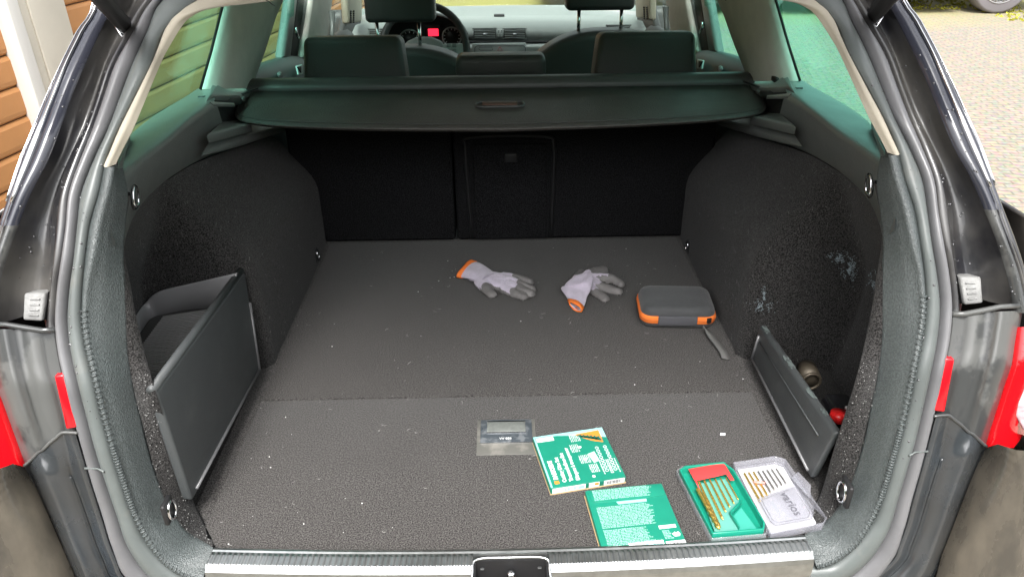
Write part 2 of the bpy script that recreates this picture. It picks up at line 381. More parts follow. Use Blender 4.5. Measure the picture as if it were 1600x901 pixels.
def wheel(cx):
    pr = [(0, .2), (.02, .225), (.0, .30), (.02, .325), (.10, .33), (.20, .325), (.21, .29), (.21, .2)]
    rows = [[V((cx+r*math.cos(t), PY-0.010+d, -.29+r*math.sin(t))) for d, r in pr] for t in [2*math.pi*k/36 for k in range(37)]]
    ty = loft('wheel', rows, M['tyre'], pc)
    q = MB()
    rr = [[V((cx+r*math.cos(t), PY+0.005+d, -.29+r*math.sin(t))) for d, r in ((0, .222), (-.008, .215), (-.004, .20), (.05, .195), (.1, .19))] for t in [2*math.pi*k/36 for k in range(37)]]
    for i in range(36):
        for j in range(4): q.add([rr[i][j], rr[i][j+1], rr[i+1][j+1], rr[i+1][j]], [(0, 1, 2, 3)])
    for k in range(10):
        a = 2*math.pi*k/10
        for da in (-.09, .09):
            u = V((math.cos(a+da), 0, math.sin(a+da))); u2 = V((math.cos(a), 0, math.sin(a)))
            q.add(*tubedat([V((cx, PY+0.008, -.29))+u2*.03, V((cx, PY+0.002, -.29))+u*.205], .011, 6))
    q.add(*tubedat([(cx, PY-0.005, -.29), (cx, PY+0.030, -.29)], .04, 12))
    r_ = q.out('rim', M['rim'], ty, smooth=True)
    tubeo = tube('brake_disc', [(cx, PY+0.080, -.29), (cx, PY+0.100, -.29)], .17, M['dash_dark'], ty, seg=24)
wheel(rx); wheel(rx-2.75)
mesh('window', *prism([V((rx+x, PY+0.045, -.62+z)) for x, z in ((-3.9, .95), (-3.3, 1.35), (-1.7, 1.38), (-.8, 1.0))], (0, .02, 0)), M['blackgloss'], pc)

# ================================================================== ESTATE CAR
CAR = thing('estate_car', (0, .80, -.62), 'black estate car with its tailgate open showing the loading bay', 'car')

ROWS = [50, 100, 150, 200, 250, 300, 350, 400, 450, 500, 550, 600, 650, 700, 750, 800, 850, 901]
YB = [(0, 1.24), (50, 1.19), (100, 1.14), (200, 1.06), (300, 1.0), (400, .95), (500, .91), (600, .87), (700, .845), (800, .825), (901, .80), (990, .785)]
TOPD = [(-.40, 1.285, .737), (-.30, 1.315, .748), (-.15, 1.33, .755), (0, 1.335, .758)]
def curve(tab, d, dy, top=True, bot=None, rows=ROWS, n=4, drow=None):
    """3-D points of one feature line: tab row->px on the left side, d = distance outboard of the trim along the roof"""
    P = []
    if top:
        for X, Y, Z in reversed(TOPD): P.append(V((X-(.72*d if X < -.35 else .3*d if X < -.2 else 0), Y+dy, Z+d*(.42 if X < -.35 else .55))))
        P.append(at(tab[0][1], 0, y=interp(YB, 0)+dy))
    for r in rows: P.append(at(interp(tab, r), r, y=interp(YB, r)+dy))
    if bot:
        for q in bot: P.append(at(q[0], q[1], y=interp(YB, q[1])+dy))
    return cr(P, n)
BOT = {'S2': [(335, 907), (500, 925), (790, 936)], 'S1': [(300, 934), (490, 952), (790, 962)], 'S0': [(262, 948), (480, 972), (790, 985)], 'L': [(200, 985), (450, 1015), (790, 1030)]}
S0 = [(0, 238), (50, 208), (100, 180), (200, 145), (250, 125), (300, 108), (350, 103), (400, 96), (450, 89), (500, 86), (550, 91), (600, 103), (650, 115), (700, 129), (750, 143), (800, 159), (850, 174), (901, 196)]
S1 = [(0, 254), (50, 230), (100, 207), (200, 170), (250, 147), (300, 128), (350, 122), (400, 117), (450, 110), (500, 107), (550, 113), (600, 124), (650, 137), (700, 150), (750, 166), (800, 183), (850, 200), (901, 236)]
S2 = [(0, 309), (25, 272), (50, 256), (100, 237), (150, 212), (200, 187), (258, 163), (300, 155), (350, 141), (400, 134), (450, 129), (500, 128), (550, 135), (600, 148), (650, 160), (700, 174), (750, 190), (800, 207), (850, 230), (901, 286)]
O0 = [(0, 147), (50, 121), (100, 96), (150, 73), (200, 52), (250, 31), (300, 15), (340, 2), (380, -14), (450, -34), (520, -48), (600, -58)]
O1 = [(0, 157), (100, 109), (200, 71), (250, 52), (300, 30), (350, 12), (400, -4), (450, -20), (520, -34), (600, -40)]
O2 = [(0, 180), (50, 157), (100, 134), (150, 113), (200, 95), (250, 76), (300, 50), (350, 30), (400, 12), (450, -2), (520, -14), (600, -22)]
O3 = [(0, 216), (50, 190), (100, 165), (150, 150), (200, 132), (250, 108), (300, 90), (350, 80), (400, 80), (450, 78), (520, 72), (600, 80)]
UP = [r for r in ROWS if r <= 500]+[514]
def mixpts(A, B, t, dy=0, dn=0): return [a.lerp(b, t)+V((0, dy, 0)) for a, b in zip(A, B)]
def both(fn):
    for s in (1, -1): fn(s)
def flip(rows, s): return [[mir(p, s) for p in r] for r in rows]
c0 = curve(S0, .105, 0, bot=BOT['S0']); c1 = curve(S1, .085, .006, bot=BOT['S1']); c2 = curve(S2, .02, 0, bot=BOT['S2'])
lipsec = [mixpts(c0, c0, 0, .02), c0, mixpts(c0, c1, .18, -.007), mixpts(c0, c1, .45, -.010), mixpts(c0, c1, .75, -.008), mixpts(c0, c1, .92, -.003), mixpts(c1, c1, 0, .004)]
sealsec = [mixpts(c1, c1, 0, .01), c1, mixpts(c1, c2, .06, -.005), mixpts(c1, c2, .2, -.010), mixpts(c1, c2, .4, -.0135), mixpts(c1, c2, .6, -.0135), mixpts(c1, c2, .82, -.010), mixpts(c1, c2, .95, -.005), c2, mixpts(c2, c2, 0, .02)]
both(lambda s: loft('flange_lip', flip(lipsec, s), M['flange'], CAR))
def seal(s): loft('tailgate_seal', flip(sealsec, s), M['rubber'], CAR)
both(seal)
# seal joint (small collar at the side)
def joint(s):
    i = min(range(len(c1)), key=lambda k: abs(c1[k].z-at(160, 725, y=.84).z))
    tube('seal_joint', [mir(c0[i]+V((0, -.008, 0)), s), mir(c1[i]+V((0, -.009, 0)), s), mir(c2[i].lerp(c1[i], .5)+V((0, -.0155, 0)), s)], .0016, M['rubber'], CAR, seg=6)
both(joint)
# painted aperture: ridge, gutter, glass edge panel, outer lip
cO0 = curve(O0, .30, .012, rows=UP); cO1 = curve(O1, .27, .0, rows=UP); cO2 = curve(O2, .22, .006, rows=UP); cO3 = curve(O3, .15, .022, rows=UP)
cS = curve(S0, .105, .004, rows=UP)
psec = [cS, mixpts(cS, cO3, .2, -.012), mixpts(cS, cO3, .45, -.010), mixpts(cS, cO3, .75, .0), cO3, mixpts(cO3, cO2, .25, .030), mixpts(cO3, cO2, .6, .038), mixpts(cO3, cO2, .88, .02), cO2]
both(lambda s: loft('tailgate_aperture', flip(psec, s), M['paint'], CAR))
# panel beside the gutter: glass edge down to row 362, then painted
k362 = 4*(4+1+6)+1
fsec = [mixpts(cO2, cO2, 0, .004), mixpts(cO2, cO2, 0, -.004), mixpts(cO2, cO1, .5, -.006), mixpts(cO2, cO1, .93, -.006), mixpts(cO1, cO1, 0, .002)]
osec = [mixpts(cO1, cO1, 0, .003), mixpts(cO1, cO0, .1, -.007), mixpts(cO1, cO0, .3, -.007), mixpts(cO1, cO0, .38, .0), mixpts(cO1, cO0, .46, -.005), mixpts(cO1, cO0, .85, -.004), cO0, mixpts(cO0, cO0, 0, .02)]
def panel(s):
    F_ = flip(fsec, s); O_ = flip(osec, s)
    loft('glass_edge', [r[:k362] for r in F_], M['frit'], CAR)
    loft('outer_flange', [r[:k362] for r in O_], M['frit'], CAR)
    loft('corner_panel', [r[k362-1:] for r in F_], M['paint_dusty'], CAR)
    loft('corner_flange', [r[k362-1:] for r in O_], M['paint'], CAR)
    tube('bright_strip', [mir(p, s) for p in mixpts(cO1, cO0, .2, -.008)[:k362-3]], .0022, M['chrome'], CAR, seg=6)
    tube('bright_strip', [mir(p, s) for p in mixpts(cO1, cO0, .93, -.004)[:k362-3]], .0016, M['chrome'], CAR, seg=6)
both(panel)
# outer skin of the rear pillar, back from the flange
sk = [mixpts(cO0, cO0, 0, .018), [p+V((-.012, .06, 0)) for p in cO0], [p+V((-.016, .14, -.0)) for p in cO0]]
both(lambda s: loft('rear_pillar_skin', flip(sk, s), M['paint'], CAR))

# ---- lower corner: lamp-side panel (rows 514..690)
LR = [514, 540, 570, 600, 630, 655, 676]
LY = lambda r: interp(YB, r)
S0f = lambda r: interp(S0, r)
step = [(514, 60), (560, 66), (600, 77), (630, 85), (660, 93), (690, 101)]
ridge = [(514, 12), (560, 20), (600, 30), (640, 42), (670, 52), (690, 60)]
edge = [(514, -26), (560, -16), (600, -8), (620, 0), (650, 11), (680, 21), (700, 29), (727, 38)]
def P2(r, px, dy): return at(px, r, y=LY(r)+dy)
flr = [[P2(r, S0f(r), .004) for r in LR], [P2(r, S0f(r)-3, -.002) for r in LR], [P2(r, interp(step, r)+5, .004) for r in LR], [P2(r, interp(step, r), -.003) for r in LR],
       [P2(r, lerp(interp(step, r), interp(ridge, r), .5), .000) for r in LR], [P2(r, interp(ridge, r)+9, .002) for r in LR], [P2(r, interp(ridge, r), -.010) for r in LR], [P2(r, interp(ridge, r)-9, -.012) for r in LR],
       [P2(r, interp(edge, r)+3, .004) for r in LR], [P2(r, interp(edge, r), .012) for r in LR], [P2(r, interp(edge, r)-2, .04) for r in LR]]
ends = [(119, 678), (113, 677), (101, 677), (96, 678), (85, 686), (73, 697), (64, 704), (56, 711), (42, 724), (38, 728), (37, 729)]
for row, e_, dy_ in zip(flr, ends, (.004, 0, .004, -.003, 0, .002, -.006, -.006, .004, .012, .03)):
    if at(*e_, y=.85).z < row[-1].z or True: row[-1] = at(*e_, y=LY(e_[1])+dy_)
both(lambda s: loft('corner_trim', flip([cr(r, 3) for r in flr], s), M['paint_dusty'], CAR))
# horizontal joint above it
jl = [(-22, 506), (10, 507), (40, 512), (66, 516), (86, 515)]
both(lambda s: tube('panel_joint', [mir(at(x, y, y=LY(y)-.003), s) for x, y in jl], .004, M['paint_dusty'], CAR, seg=8))
# reflector
def refl(s):
    q = [(84, 587), (99, 585), (120, 668), (103, 671)]
    mesh('reflector', *prism([mir(at(x, y, y=LY(y)-.006), s) for x, y in q], (0, .012, 0)), M['reflector'], CAR, bev=.0025)
both(refl)
# tail lamp
lampo = [(-70, 560), (-60, 520)]
lr = [540, 570, 600, 630, 660, 690, 715, 731]
tl = [(540, -18), (570, -13), (600, -8), (630, 3), (660, 14), (690, 25), (715, 34), (731, 38)]
def lamp(s):
    A = [at(interp(tl, r)-1, r, y=LY(r)+.006) for r in lr]
    B = [at(interp(tl, r)-14, r, y=LY(r)-.002) for r in lr]
    C_ = [at(min(interp(tl, r)-40, -6), min(r, 733), y=LY(r)+.006) for r in lr]
    D = [V((-.86, p.y+.10, p.z)) for p in C_]; E_ = [V((-.88, p.y+.22, p.z)) for p in C_]
    A0 = [p+V((0, .03, 0)) for p in A]
    tlm = loft('tail_lamp', flip([cr(q, 3) for q in (A0, A, B, C_, D, E_)], s), M['redlens'], CAR)
    if s == -1:
        q = [at(x, y, y=LY(y)-.005) for x, y in ((1592, 600), (1604, 590), (1640, 600), (1640, 690), (1600, 672), (1588, 650))]
        mesh('clear_lens', *prism(q, (0, .006, 0)), mat('clear_ribbed_lens', (.50, .34, .36), .15, coat=1, var=.3, vscale=160, stretch=(.2, 1, 1)), tlm, bev=.002)
both(lamp)
# ---- sill corner panel below the seam
sr = [690, 700, 727, 750, 780, 815, 850, 880, 901, 930, 960]
bl = [(676, 95), (690, 78), (700, 68), (712, 55), (727, 38), (750, 50), (770, 60), (815, 80), (850, 95), (880, 108), (901, 117), (930, 128), (960, 150)]
S0x = S0+[(930, 236), (960, 300)]
def sillrow(t, dy): return [at(lerp(interp(S0x, r), interp(bl, r), t), r, y=interp(YB, r)+dy) for r in sr]
top = [at(x, y, y=LY(y)-.004) for x, y in ((118, 677), (108, 676), (100, 676), (95, 677), (80, 690), (68, 701), (60, 706), (52, 714), (45, 720), (38, 727))]
def srow(i, t, dy): return [top[i]]+[at(lerp(interp(S0x, r), interp(bl, r), t), r, y=interp(YB, r)+dy) for r in [735, 750, 780, 815, 850, 880, 901, 930, 960]]
ss = [srow(0, 0, .004), srow(0, .05, -.004), srow(1, .14, -.004), srow(2, .22, .008), srow(3, .32, .008), srow(4, .42, -.004), srow(5, .55, -.006), srow(6, .68, -.014), srow(7, .8, -.012), srow(8, .92, 0), srow(9, 1, .01), srow(9, 1.02, .04)]
both(lambda s: loft('sill_corner', flip([cr(r, 3) for r in ss], s), M['paint_sill'], CAR))
both(lambda s: tube('weld_line', [mir(p+V((0, -.001, 0)), s) for p in cr(ss[4], 3)[4:]], .003, M['paint_sill'], CAR, seg=6))
seam = [(122, 676), (105, 675), (96, 676), (88, 683), (78, 691), (66, 703), (60, 706), (50, 716), (38, 727)]
both(lambda s: tube('seam', [mir(p, s) for p in cr([at(x, y, y=LY(y)-.005) for x, y in seam], 3)], .0024, M['paint_dusty'], CAR, seg=6))
# ---- bumper: broad, comes towards the camera
def bump(s):
    rws = []
    cols = [[(38, 729), (50, 750), (60, 770), (80, 815), (95, 850), (108, 880), (117, 901), (128, 935), (150, 965), (450, 1040), (790, 1055)],
            [(20, 724), (30, 755), (42, 780), (60, 822), (72, 860), (84, 890), (95, 915), (108, 950), (135, 990), (440, 1070), (790, 1085)],
            [(-10, 735), (-15, 780), (-10, 830), (-5, 880), (0, 930), (10, 980), (20, 1020), (40, 1060), (90, 1100), (420, 1150), (790, 1160)],
            [(-70, 740), (-90, 800), (-100, 860), (-100, 930), (-90, 1000), (-60, 1080), (-20, 1130), (20, 1170), (80, 1200), (400, 1230), (790, 1240)]]
    dys = [.006, -.02, -.06, -.05]
    for c, d in zip(cols, dys): rws.append([at(x, y, y=interp(YB, y)+d) for x, y in c])
    last = rws[-1]; rws.append([V((min(p.x-.06, -.80) if i < 6 else p.x, p.y+(.25 if i < 6 else -.01), p.z-.12)) for i, p in enumerate(last)])
    rws.append([V((p.x*1.0, p.y+.3 if i < 6 else p.y+.02, -.42)) for i, p in enumerate(rws[-1])])
    loft('bumper', flip([cr(r, 3) for r in rws], s), M['bumper'], CAR)
both(bump)
# buffers
def buf(s):
    A = at(37, 458, y=.945); B = at(71, 457, y=.945); C_ = at(65, 502, y=.925); D = at(35, 500, y=.925)
    d = V((0, .035, -.012))
    b_ = mesh('rubber_buffer', *prism([mir(p, s) for p in (A, B, C_, D)], d), M['buffer'], CAR, bev=.003)
    E1 = at(84, 470, y=.965); E2 = at(80, 505, y=.95)
    mesh('buffer_side', *prism([mir(p, s) for p in (B+V((.001, .004, 0)), E1, E2, C_+V((.001, .004, 0)))], V((0, .02, 0))), M['black'], b_, bev=.002)
    q = MB()
    for k in range(4):
        t = .22+k*.19
        a = A.lerp(B, .34).lerp(D.lerp(C_, .34), t); c = A.lerp(B, .80).lerp(D.lerp(C_, .80), t)
        q.add(*tubedat([mir(a+V((0, -.001, 0)), s), mir(c+V((0, -.001, 0)), s)], .0012, 6))
    q.out('raised_rib', M['buffer'], b_)
both(buf)
# gas struts
def strut(s):
    A = at(198, 44, y=1.215); B = at(161, 0, y=1.11); d = (B-A).normalized()
    t = tube('gas_strut', [mir(p, s) for p in (A+d*.012, A+d*.03, A+d*.032, A+d*.10, A+d*.102, A+d*.42)], [.010, .010, .0125, .0125, .0135, .0135], M['black'], CAR, seg=14)
    tube('ball_socket', [mir(A+V((0, -.012, 0)), s), mir(A+V((0, -.008, 0)), s), mir(A+V((.003, .03, 0)), s)], [.010, .014, .013], M['blackgloss'], t, seg=12)
    tube('clip', [mir(p, s) for p in (A+V((-.012, -.010, .004)), A+V((-.004, -.014, -.01)), A+V((.010, -.010, -.006)))], .0016, M['chrome'], t, seg=6)
both(strut)
# tailgate (raised): skin, rear glass
tg = [V((x, y, z)) for y, z in ((1.38, .93), (1.15, 1.12), (.95, 1.27), (.75, 1.36), (.55, 1.40), (.40, 1.36)) for x in (-.62, -.2, .2, .62)]
rowsT = [tg[i*4:i*4+4] for i in range(6)]
loft('tailgate', rowsT, M['paint'], CAR, solid=.03)

# ---- beige upper pillar trim
BI = [(-6, 520), (0, 470)]
bout = curve(S2, .02, 0, rows=[25, 50, 100, 150, 200, 257])
inn_px = [(330, 14), (300, 26), (284, 42), (262, 78), (251, 100), (230, 150), (209, 200), (191, 236), (181, 257)]
out_px = [(272, 22), (262, 38), (256, 50), (246, 78), (237, 100), (212, 150), (187, 200), (172, 236), (163, 257)]
def yb(p): return interp(YB, p[1])
outc = [V((0, 1.335, .778)), V((-.15, 1.33, .775)), V((-.30, 1.315, .768))]+[at(309, 0, y=1.24)]+[at(x, y, y=interp(YB, y)) for x, y in out_px]
innc = [V((0, 1.345, .745)), V((-.15, 1.34, .742)), V((-.30, 1.325, .728))]+[at(400, 5, y=1.27)]+[at(x, y, y=interp(YB, y)+.004) for x, y in inn_px]
outc = cr(outc, 5); innc = cr(innc, 5)
bs = [mixpts(outc, outc, 0, .02), outc, mixpts(outc, innc, .12, -.007), mixpts(outc, innc, .4, -.012), mixpts(outc, innc, .7, -.009), mixpts(outc, innc, .92, 0), innc, [p+V((-.008, .03, .004)) for p in innc], [p+V((-.03, .05, .01)) for p in innc]]
both(lambda s: loft('pillar_trim', flip(bs, s), M['beige'], CAR))
both(lambda s: tube('trim_joint', [mir(p, s) for p in (at(416, 0, y=1.262), at(430, 10, y=1.262))], .0008, M['black'], CAR, seg=5))

# ---- lower grained trim ring
S3k = [(180, 259), (172, 300), (159, 350), (150, 400), (140, 450), (137, 500), (145, 550), (156, 600), (168, 650), (182, 700), (198, 750), (215, 800), (235, 838), (262, 872), (295, 893), (318, 901)]
S2k = [(163, 259), (155, 300), (141, 350), (134, 400), (129, 450), (128, 500), (135, 550), (148, 600), (160, 650), (174, 700), (190, 750), (207, 800), (226, 840), (252, 877), (287, 901), (316, 908)]
S4k = [(192, 262), (200, 305), (196, 350), (193, 400), (197, 450), (199, 500), (201, 550), (208, 600), (220, 650), (231, 700), (247, 750), (268, 798), (286, 825), (305, 840), (322, 849), (333, 855)]
S4y = [.02, .03, .035, .035, .035, .035, .035, .035, .035, .035, .035, .035, .03, .02, .015, .012]
a2 = [at(x, y, y=yb((x, y))-.002) for x, y in S2k]; a3 = [at(x, y, y=yb((x, y))-.004) for x, y in S3k]
a4 = [at(x, y, y=yb((x, y))+d) for (x, y), d in zip(S4k, S4y)]
for i in (-3, -2, -1): a4[i] = at(S4k[i][0], S4k[i][1], z=.001)
b2, b3, b4 = cr(a2, 6), cr(a3, 6), cr(a4, 6)
tr = [mixpts(b2, b2, 0, .02), b2, mixpts(b2, b3, .3, -.004), mixpts(b2, b3, .7, -.006), mixpts(b2, b3, 1, -.002), mixpts(b3, b4, .08, -.001), mixpts(b3, b4, .3, -.006), mixpts(b3, b4, .5, -.007), mixpts(b3, b4, .75, -.005), mixpts(b3, b4, .94, -.001), b4, [p+V((-.006, .012, -.003)) for p in b4]]
def trimring(s):
    t = loft('boot_trim', flip(tr, s), M['trim'], CAR)
    q = MB()                                   # ribbed edge seam
    c = [p+V((0, -.0065, 0)) for p in mixpts(b2, b3, .62)]
    L0 = 0; pts = []
    for p, q2 in zip(c[28:], c[29:]):
        k = max(1, int((q2-p).length/.0042))
        for i in range(k): pts.append((p.lerp(q2, i/k), (q2-p).normalized()))
    for p, d in pts:
        n_ = V((0, -1, 0)); sd = d.cross(n_).normalized()
        q.add(*tubedat([mir(p-sd*.0045+V((0, .003, 0)), s), mir(p, s), mir(p+sd*.0045+V((0, .003, 0)), s)], .0014, 5))
    q.out('ribbed_edge', M['trim'], t, smooth=True)
both(trimring)
# ---- carpet lip between trim and the side pocket
lipk = [(204, 305), (196, 350), (195, 400), (205, 450), (214, 500), (227, 555), (243, 612), (262, 668), (283, 728), (302, 786), (318, 820), (333, 851)]
trk = [(198, 305), (194, 350), (191, 400), (195, 450), (197, 500), (200, 555), (210, 612), (222, 660), (240, 728), (260, 786), (284, 823), (333, 854)]
la = [at(x, y, y=yb((x, y))+.033) for x, y in trk]
lb = [at(x, y, y=yb((x, y))+.045) for x, y in lipk]
for i, (x, y) in enumerate(lipk):
    if 6 <= i <= 9: lb[i] = at(x, y, x=-.508)
    if i > 9: lb[i] = at(x, y, z=.002)
la[-1] = at(333, 854, z=.000)
la, lb = cr(la, 4), cr(lb, 4)
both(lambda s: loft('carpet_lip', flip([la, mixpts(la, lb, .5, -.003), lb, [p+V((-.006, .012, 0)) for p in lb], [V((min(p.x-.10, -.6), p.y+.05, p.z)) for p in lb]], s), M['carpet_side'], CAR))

# ---- side trim under the rear window (crest, face)
gl = [at(203, 222, x=-.645), at(206, 209, x=-.675), at(232, 187, x=-.69), at(260, 169, x=-.69), at(292, 150, x=-.685), at(313, 137, x=-.675), at(346, 128, x=-.655)]
crs = [at(181, 281, x=-.572), at(205, 262, x=-.575), at(234, 240, x=-.58), at(260, 220, x=-.58), at(292, 192, x=-.582), at(318, 173, x=-.585), at(335, 162, x=-.59)]
bot = [at(196, 372, x=-.560), at(210, 336, x=-.580), at(232, 307, x=-.597), at(262, 280, x=-.605), at(300, 256, x=-.607), at(330, 241, x=-.607), at(362, 230, x=-.605)]
gl, crs, bot = cr(gl, 5), cr(crs, 5), cr(bot, 5)
sd = [[p+V((-.02, 0, -.03)) for p in gl], gl, mixpts(gl, crs, .15, 0), mixpts(gl, crs, .8, 0), mixpts(gl, crs, .95, 0), crs, mixpts(crs, bot, .08, 0), mixpts(crs, bot, .5, .0), bot, [p+V((-.02, 0, -.01)) for p in bot]]
def bulge(r, k):
    return [p+V((k, 0, 0)) for p in r]
sd[2] = [p+V((0, 0, .004)) for p in sd[2]]; sd[3] = [p+V((0, 0, .006)) for p in sd[3]]; sd[4] = [p+V((0, 0, .004)) for p in sd[4]]; sd[6] = bulge(sd[6], .004)
def sidetrim(s):
    t = loft('side_trim', flip(sd, s), M['trim_in'], CAR)
    # closing piece from trim ring to side trim (dark return behind the beige pillar foot)
    a = [at(180, 259, y=1.045), at(186, 262, y=1.06), at(190, 275, y=1.06), at(181, 283, y=1.05), at(185, 320, y=1.04), at(190, 360, y=1.01), at(193, 395, y=1.0)]
    bb = [gl[0]+V((0, .01, .015)), gl[0], (gl[0]+crs[0])/2, crs[0], crs[0].lerp(bot[0], .4), crs[0].lerp(bot[0], .8), bot[0]]
    f = [at(188, 238, y=1.075), at(183, 252, y=1.06), at(177, 264, y=1.03), at(173, 284, y=1.02), at(170, 310, y=1.0), at(170, 345, y=.985), at(175, 380, y=.965)]
    loft('pillar_foot', flip([cr(f, 3), cr(a, 3), cr(bb, 3)], s), M['trim_in'], t)
    # bag hook
    h = [(209, 291), (208, 302), (209, 316), (212, 322), (216, 318), (216, 310)]
    hk = tube('bag_hook', [mir(p, s) for p in cr([at(x, y, x=-.571) for x, y in h], 4)], .0022, M['chrome'], t, seg=8)
    q = [at(211+5.5*math.cos(a), 308+19*math.sin(a), x=-.575) for a in [2*math.pi*k/20 for k in range(20)]]
    tube('hook_bezel', [mir(p, s) for p in q], .0014, M['blackgloss'], t, seg=6, closed=True)
    q = [at(184+6*math.cos(a), 292+9*math.sin(a), y=1.03) for a in [2*math.pi*k/16 for k in range(16)]]
    tube('cap_ring', [mir(p, s) for p in q], .0012, M['trim_in'], t, seg=6, closed=True)
    # ledges under the cover
    l1 = [at(322, 210, x=-.572), at(345, 189, x=-.60), at(385, 186, x=-.61), at(392, 193, x=-.56)]
    mesh('ledge', *prism([mir(p, s) for p in l1], (0, 0, -.02)), M['trim_in'], t, bev=.004)
    rw = []
    for (x, y), k_ in zip(((318, 243), (332, 238), (350, 232), (380, 222), (410, 212), (438, 203), (452, 196)), (.02, .35, .7, .95, 1, 1, 1)):
        c = at(x, y, x=-.577)
        rw.append([mir(c+V((a_, 0, b_))*1 if False else c+V((a_*k_-.004*(1-k_), 0, b_*k_)), s) for a_, b_ in ((-.02, .035), (-.008, .022), (.004, .014), (.009, .004), (.004, -.006), (-.012, -.010))])
    loft('ledge', rw, M['trim_in'], t)
    # bracket behind: end of side trim, slot with roller end
    e = [at(335, 162, x=-.59), at(346, 128, x=-.65)]
    br_ = [[mir(at(x, y, x=X), s) for x, y, X in r] for r in (
        [(335, 162, -.59), (345, 150, -.60), (340, 140, -.62), (332, 128, -.65)],
        [(352, 163, -.59), (352, 148, -.60), (356, 137, -.62), (346, 123, -.65)],
        [(366, 162, -.59), (372, 146, -.60), (385, 136, -.62), (384, 134, -.65)],
        [(392, 160, -.59), (400, 146, -.60), (402, 137, -.62), (404, 134, -.65)])]
    # bracket shelf: sheet around slot
    tp = [at(333, 126, x=-.65), at(346, 122, x=-.65), at(365, 127, x=-.65), at(384, 136.5, x=-.64), at(402, 138, x=-.63), at(378, 149, x=-.60), at(332, 149.5, x=-.60), at(322, 156, x=-.60)]
    mesh('cover_bracket', *prism([mir(p, s) for p in tp], (0, 0, -.012)), M['trim_in'], t, bev=.003)
    lo = [at(327, 158, x=-.592), at(333, 163, x=-.588), at(367, 163, x=-.588), at(366, 161, x=-.592)]
    mesh('slot_lip', *prism([mir(p, s) for p in lo], (0, 0, -.006)), M['trim_in'], t, bev=.001)
    bk = [at(318, 150, x=-.62), at(400, 150, x=-.625), at(400, 215, x=-.62), at(330, 232, x=-.60)]
    mesh('bracket_back', *prism([mir(p, s) for p in bk], (-.012*s, 0, 0)), M['black'], t)
    tube('roller_end', [mir(at(333, 157, x=-.615), s), mir(at(371, 157, x=-.605), s)], .011, M['dash_dark'], t, seg=12)
    if s == -1:
        c = at(1216, 124, x=.63)
        box('bracket_catch', c, (.022, .035, .014), M['black'], t, bev=.003)
both(sidetrim)

# ---- carpeted side wall
st = {.985: [(-.66, -.004), (-.68, .12), (-.68, .25), (-.63, .36), (-.575, .43)], 1.08: [(-.66, -.004), (-.68, .12), (-.68, .25), (-.63, .36), (-.598, .436)],
      1.22: [(-.66, -.004), (-.68, .12), (-.68, .24), (-.635, .35), (-.607, .428)], 1.275: [(-.65, -.004), (-.67, .12), (-.67, .23), (-.63, .34), (-.609, .423)],
      1.31: [(-.503, -.004), (-.505, .12), (-.52, .235), (-.58, .33), (-.609, .418)], 1.38: [(-.492, -.004), (-.493, .12), (-.502, .235), (-.565, .33), (-.609, .411)],
      1.50: [(-.49, -.004), (-.49, .12), (-.497, .235), (-.56, .32), (-.606, .392)], 1.74: [(-.49, -.004), (-.49, .11), (-.497, .20), (-.55, .28), (-.60, .342)], 1.92: [(-.495, -.004), (-.495, .10), (-.50, .18), (-.55, .25), (-.60, .305)]}
wr = []
for y in sorted(st): wr.append(cr([V((x, y, z)) for x, z in st[y]], 4))
wallrows = [cr([r[j] for r in wr], 3) for j in range(len(wr[0]))]
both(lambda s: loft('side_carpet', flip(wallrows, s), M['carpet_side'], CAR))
# white scuffs on the right wall are chalky marks: thin patches following the wall
def wallpt(y, z, s, off=.0015):
    best = None
    for j in range(len(wallrows)-1):
        for i in range(len(wallrows[0])):
            p = wallrows[j][i]; d = (p.y-y)**2+(p.z-z)**2
            if best is None or d < best[0]: best = (d, p)
    return best[1]
# ---- load floor boards
def board(y0, y1, nm='floor_board'):
    return box(nm, (0, (y0+y1)/2, -.011), (.965, y1-y0-.0016, .022), M['carpet'], CAR, bev=.002)
# front board outline bows along the sill
fv = []
for k in range(25):
    x = -.4825+.965*k/24; fv.append(V((x, .829-.016*(1-(x/.47)**2)+(.02*max(0, (abs(x)-.44)/.04))**1, 0)))
fb = fv+[V((.4825, 1.1935, 0)), V((-.4825, 1.1935, 0))]
fbo = mesh('floor_board', *prism(fb, (0, 0, -.022)), M['carpet'], CAR, bev=.0015)
board(1.1965, 1.905)
mesh('floor_edge', [(-.515, .86, -.0025), (.515, .86, -.0025), (.515, 1.92, -.0025), (-.515, 1.92, -.0025)], [(0, 1, 2, 3)], M['carpet'], CAR, solid=.003)
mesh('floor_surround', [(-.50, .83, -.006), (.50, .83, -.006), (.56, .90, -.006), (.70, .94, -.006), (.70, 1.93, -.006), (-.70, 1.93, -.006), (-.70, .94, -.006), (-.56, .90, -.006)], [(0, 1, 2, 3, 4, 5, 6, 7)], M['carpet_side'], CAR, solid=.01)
# floor handle
hy0, hy1 = 1.025, 1.122
hb = thing  # (placeholder name kept local)
bez = box('floor_handle', (-.003, (hy0+hy1)/2-.001, .0008), (.108, .097, .0022), mat('worn_bezel', (.11, .108, .098), .5, dirt=((.2, .19, .17), .6), dscale=30, dlo=.5, dhi=.7), fbo, bev=.0008)
box('latch_plate', (-.003, 1.087, .0022), (.095, .064, .0016), mat('latch_plate', (.055, .065, .075), .3, rvar=.08, dirt=((.13, .14, .15), .5), dscale=60, dlo=.5, dhi=.6), bez, bev=.0006)
box('latch', (-.003, 1.097, .0036), (.071, .028, .0022), mat('latch_grey', (.15, .16, .15), .35, var=.15, vscale=90), bez, bev=.0007)
box('latch_edge', (-.003, 1.0805, .0042), (.073, .0016, .0012), M['chrome'], bez)
box('latch_edge', (-.003, 1.1125, .0042), (.073, .0012, .0012), M['chrome'], bez)
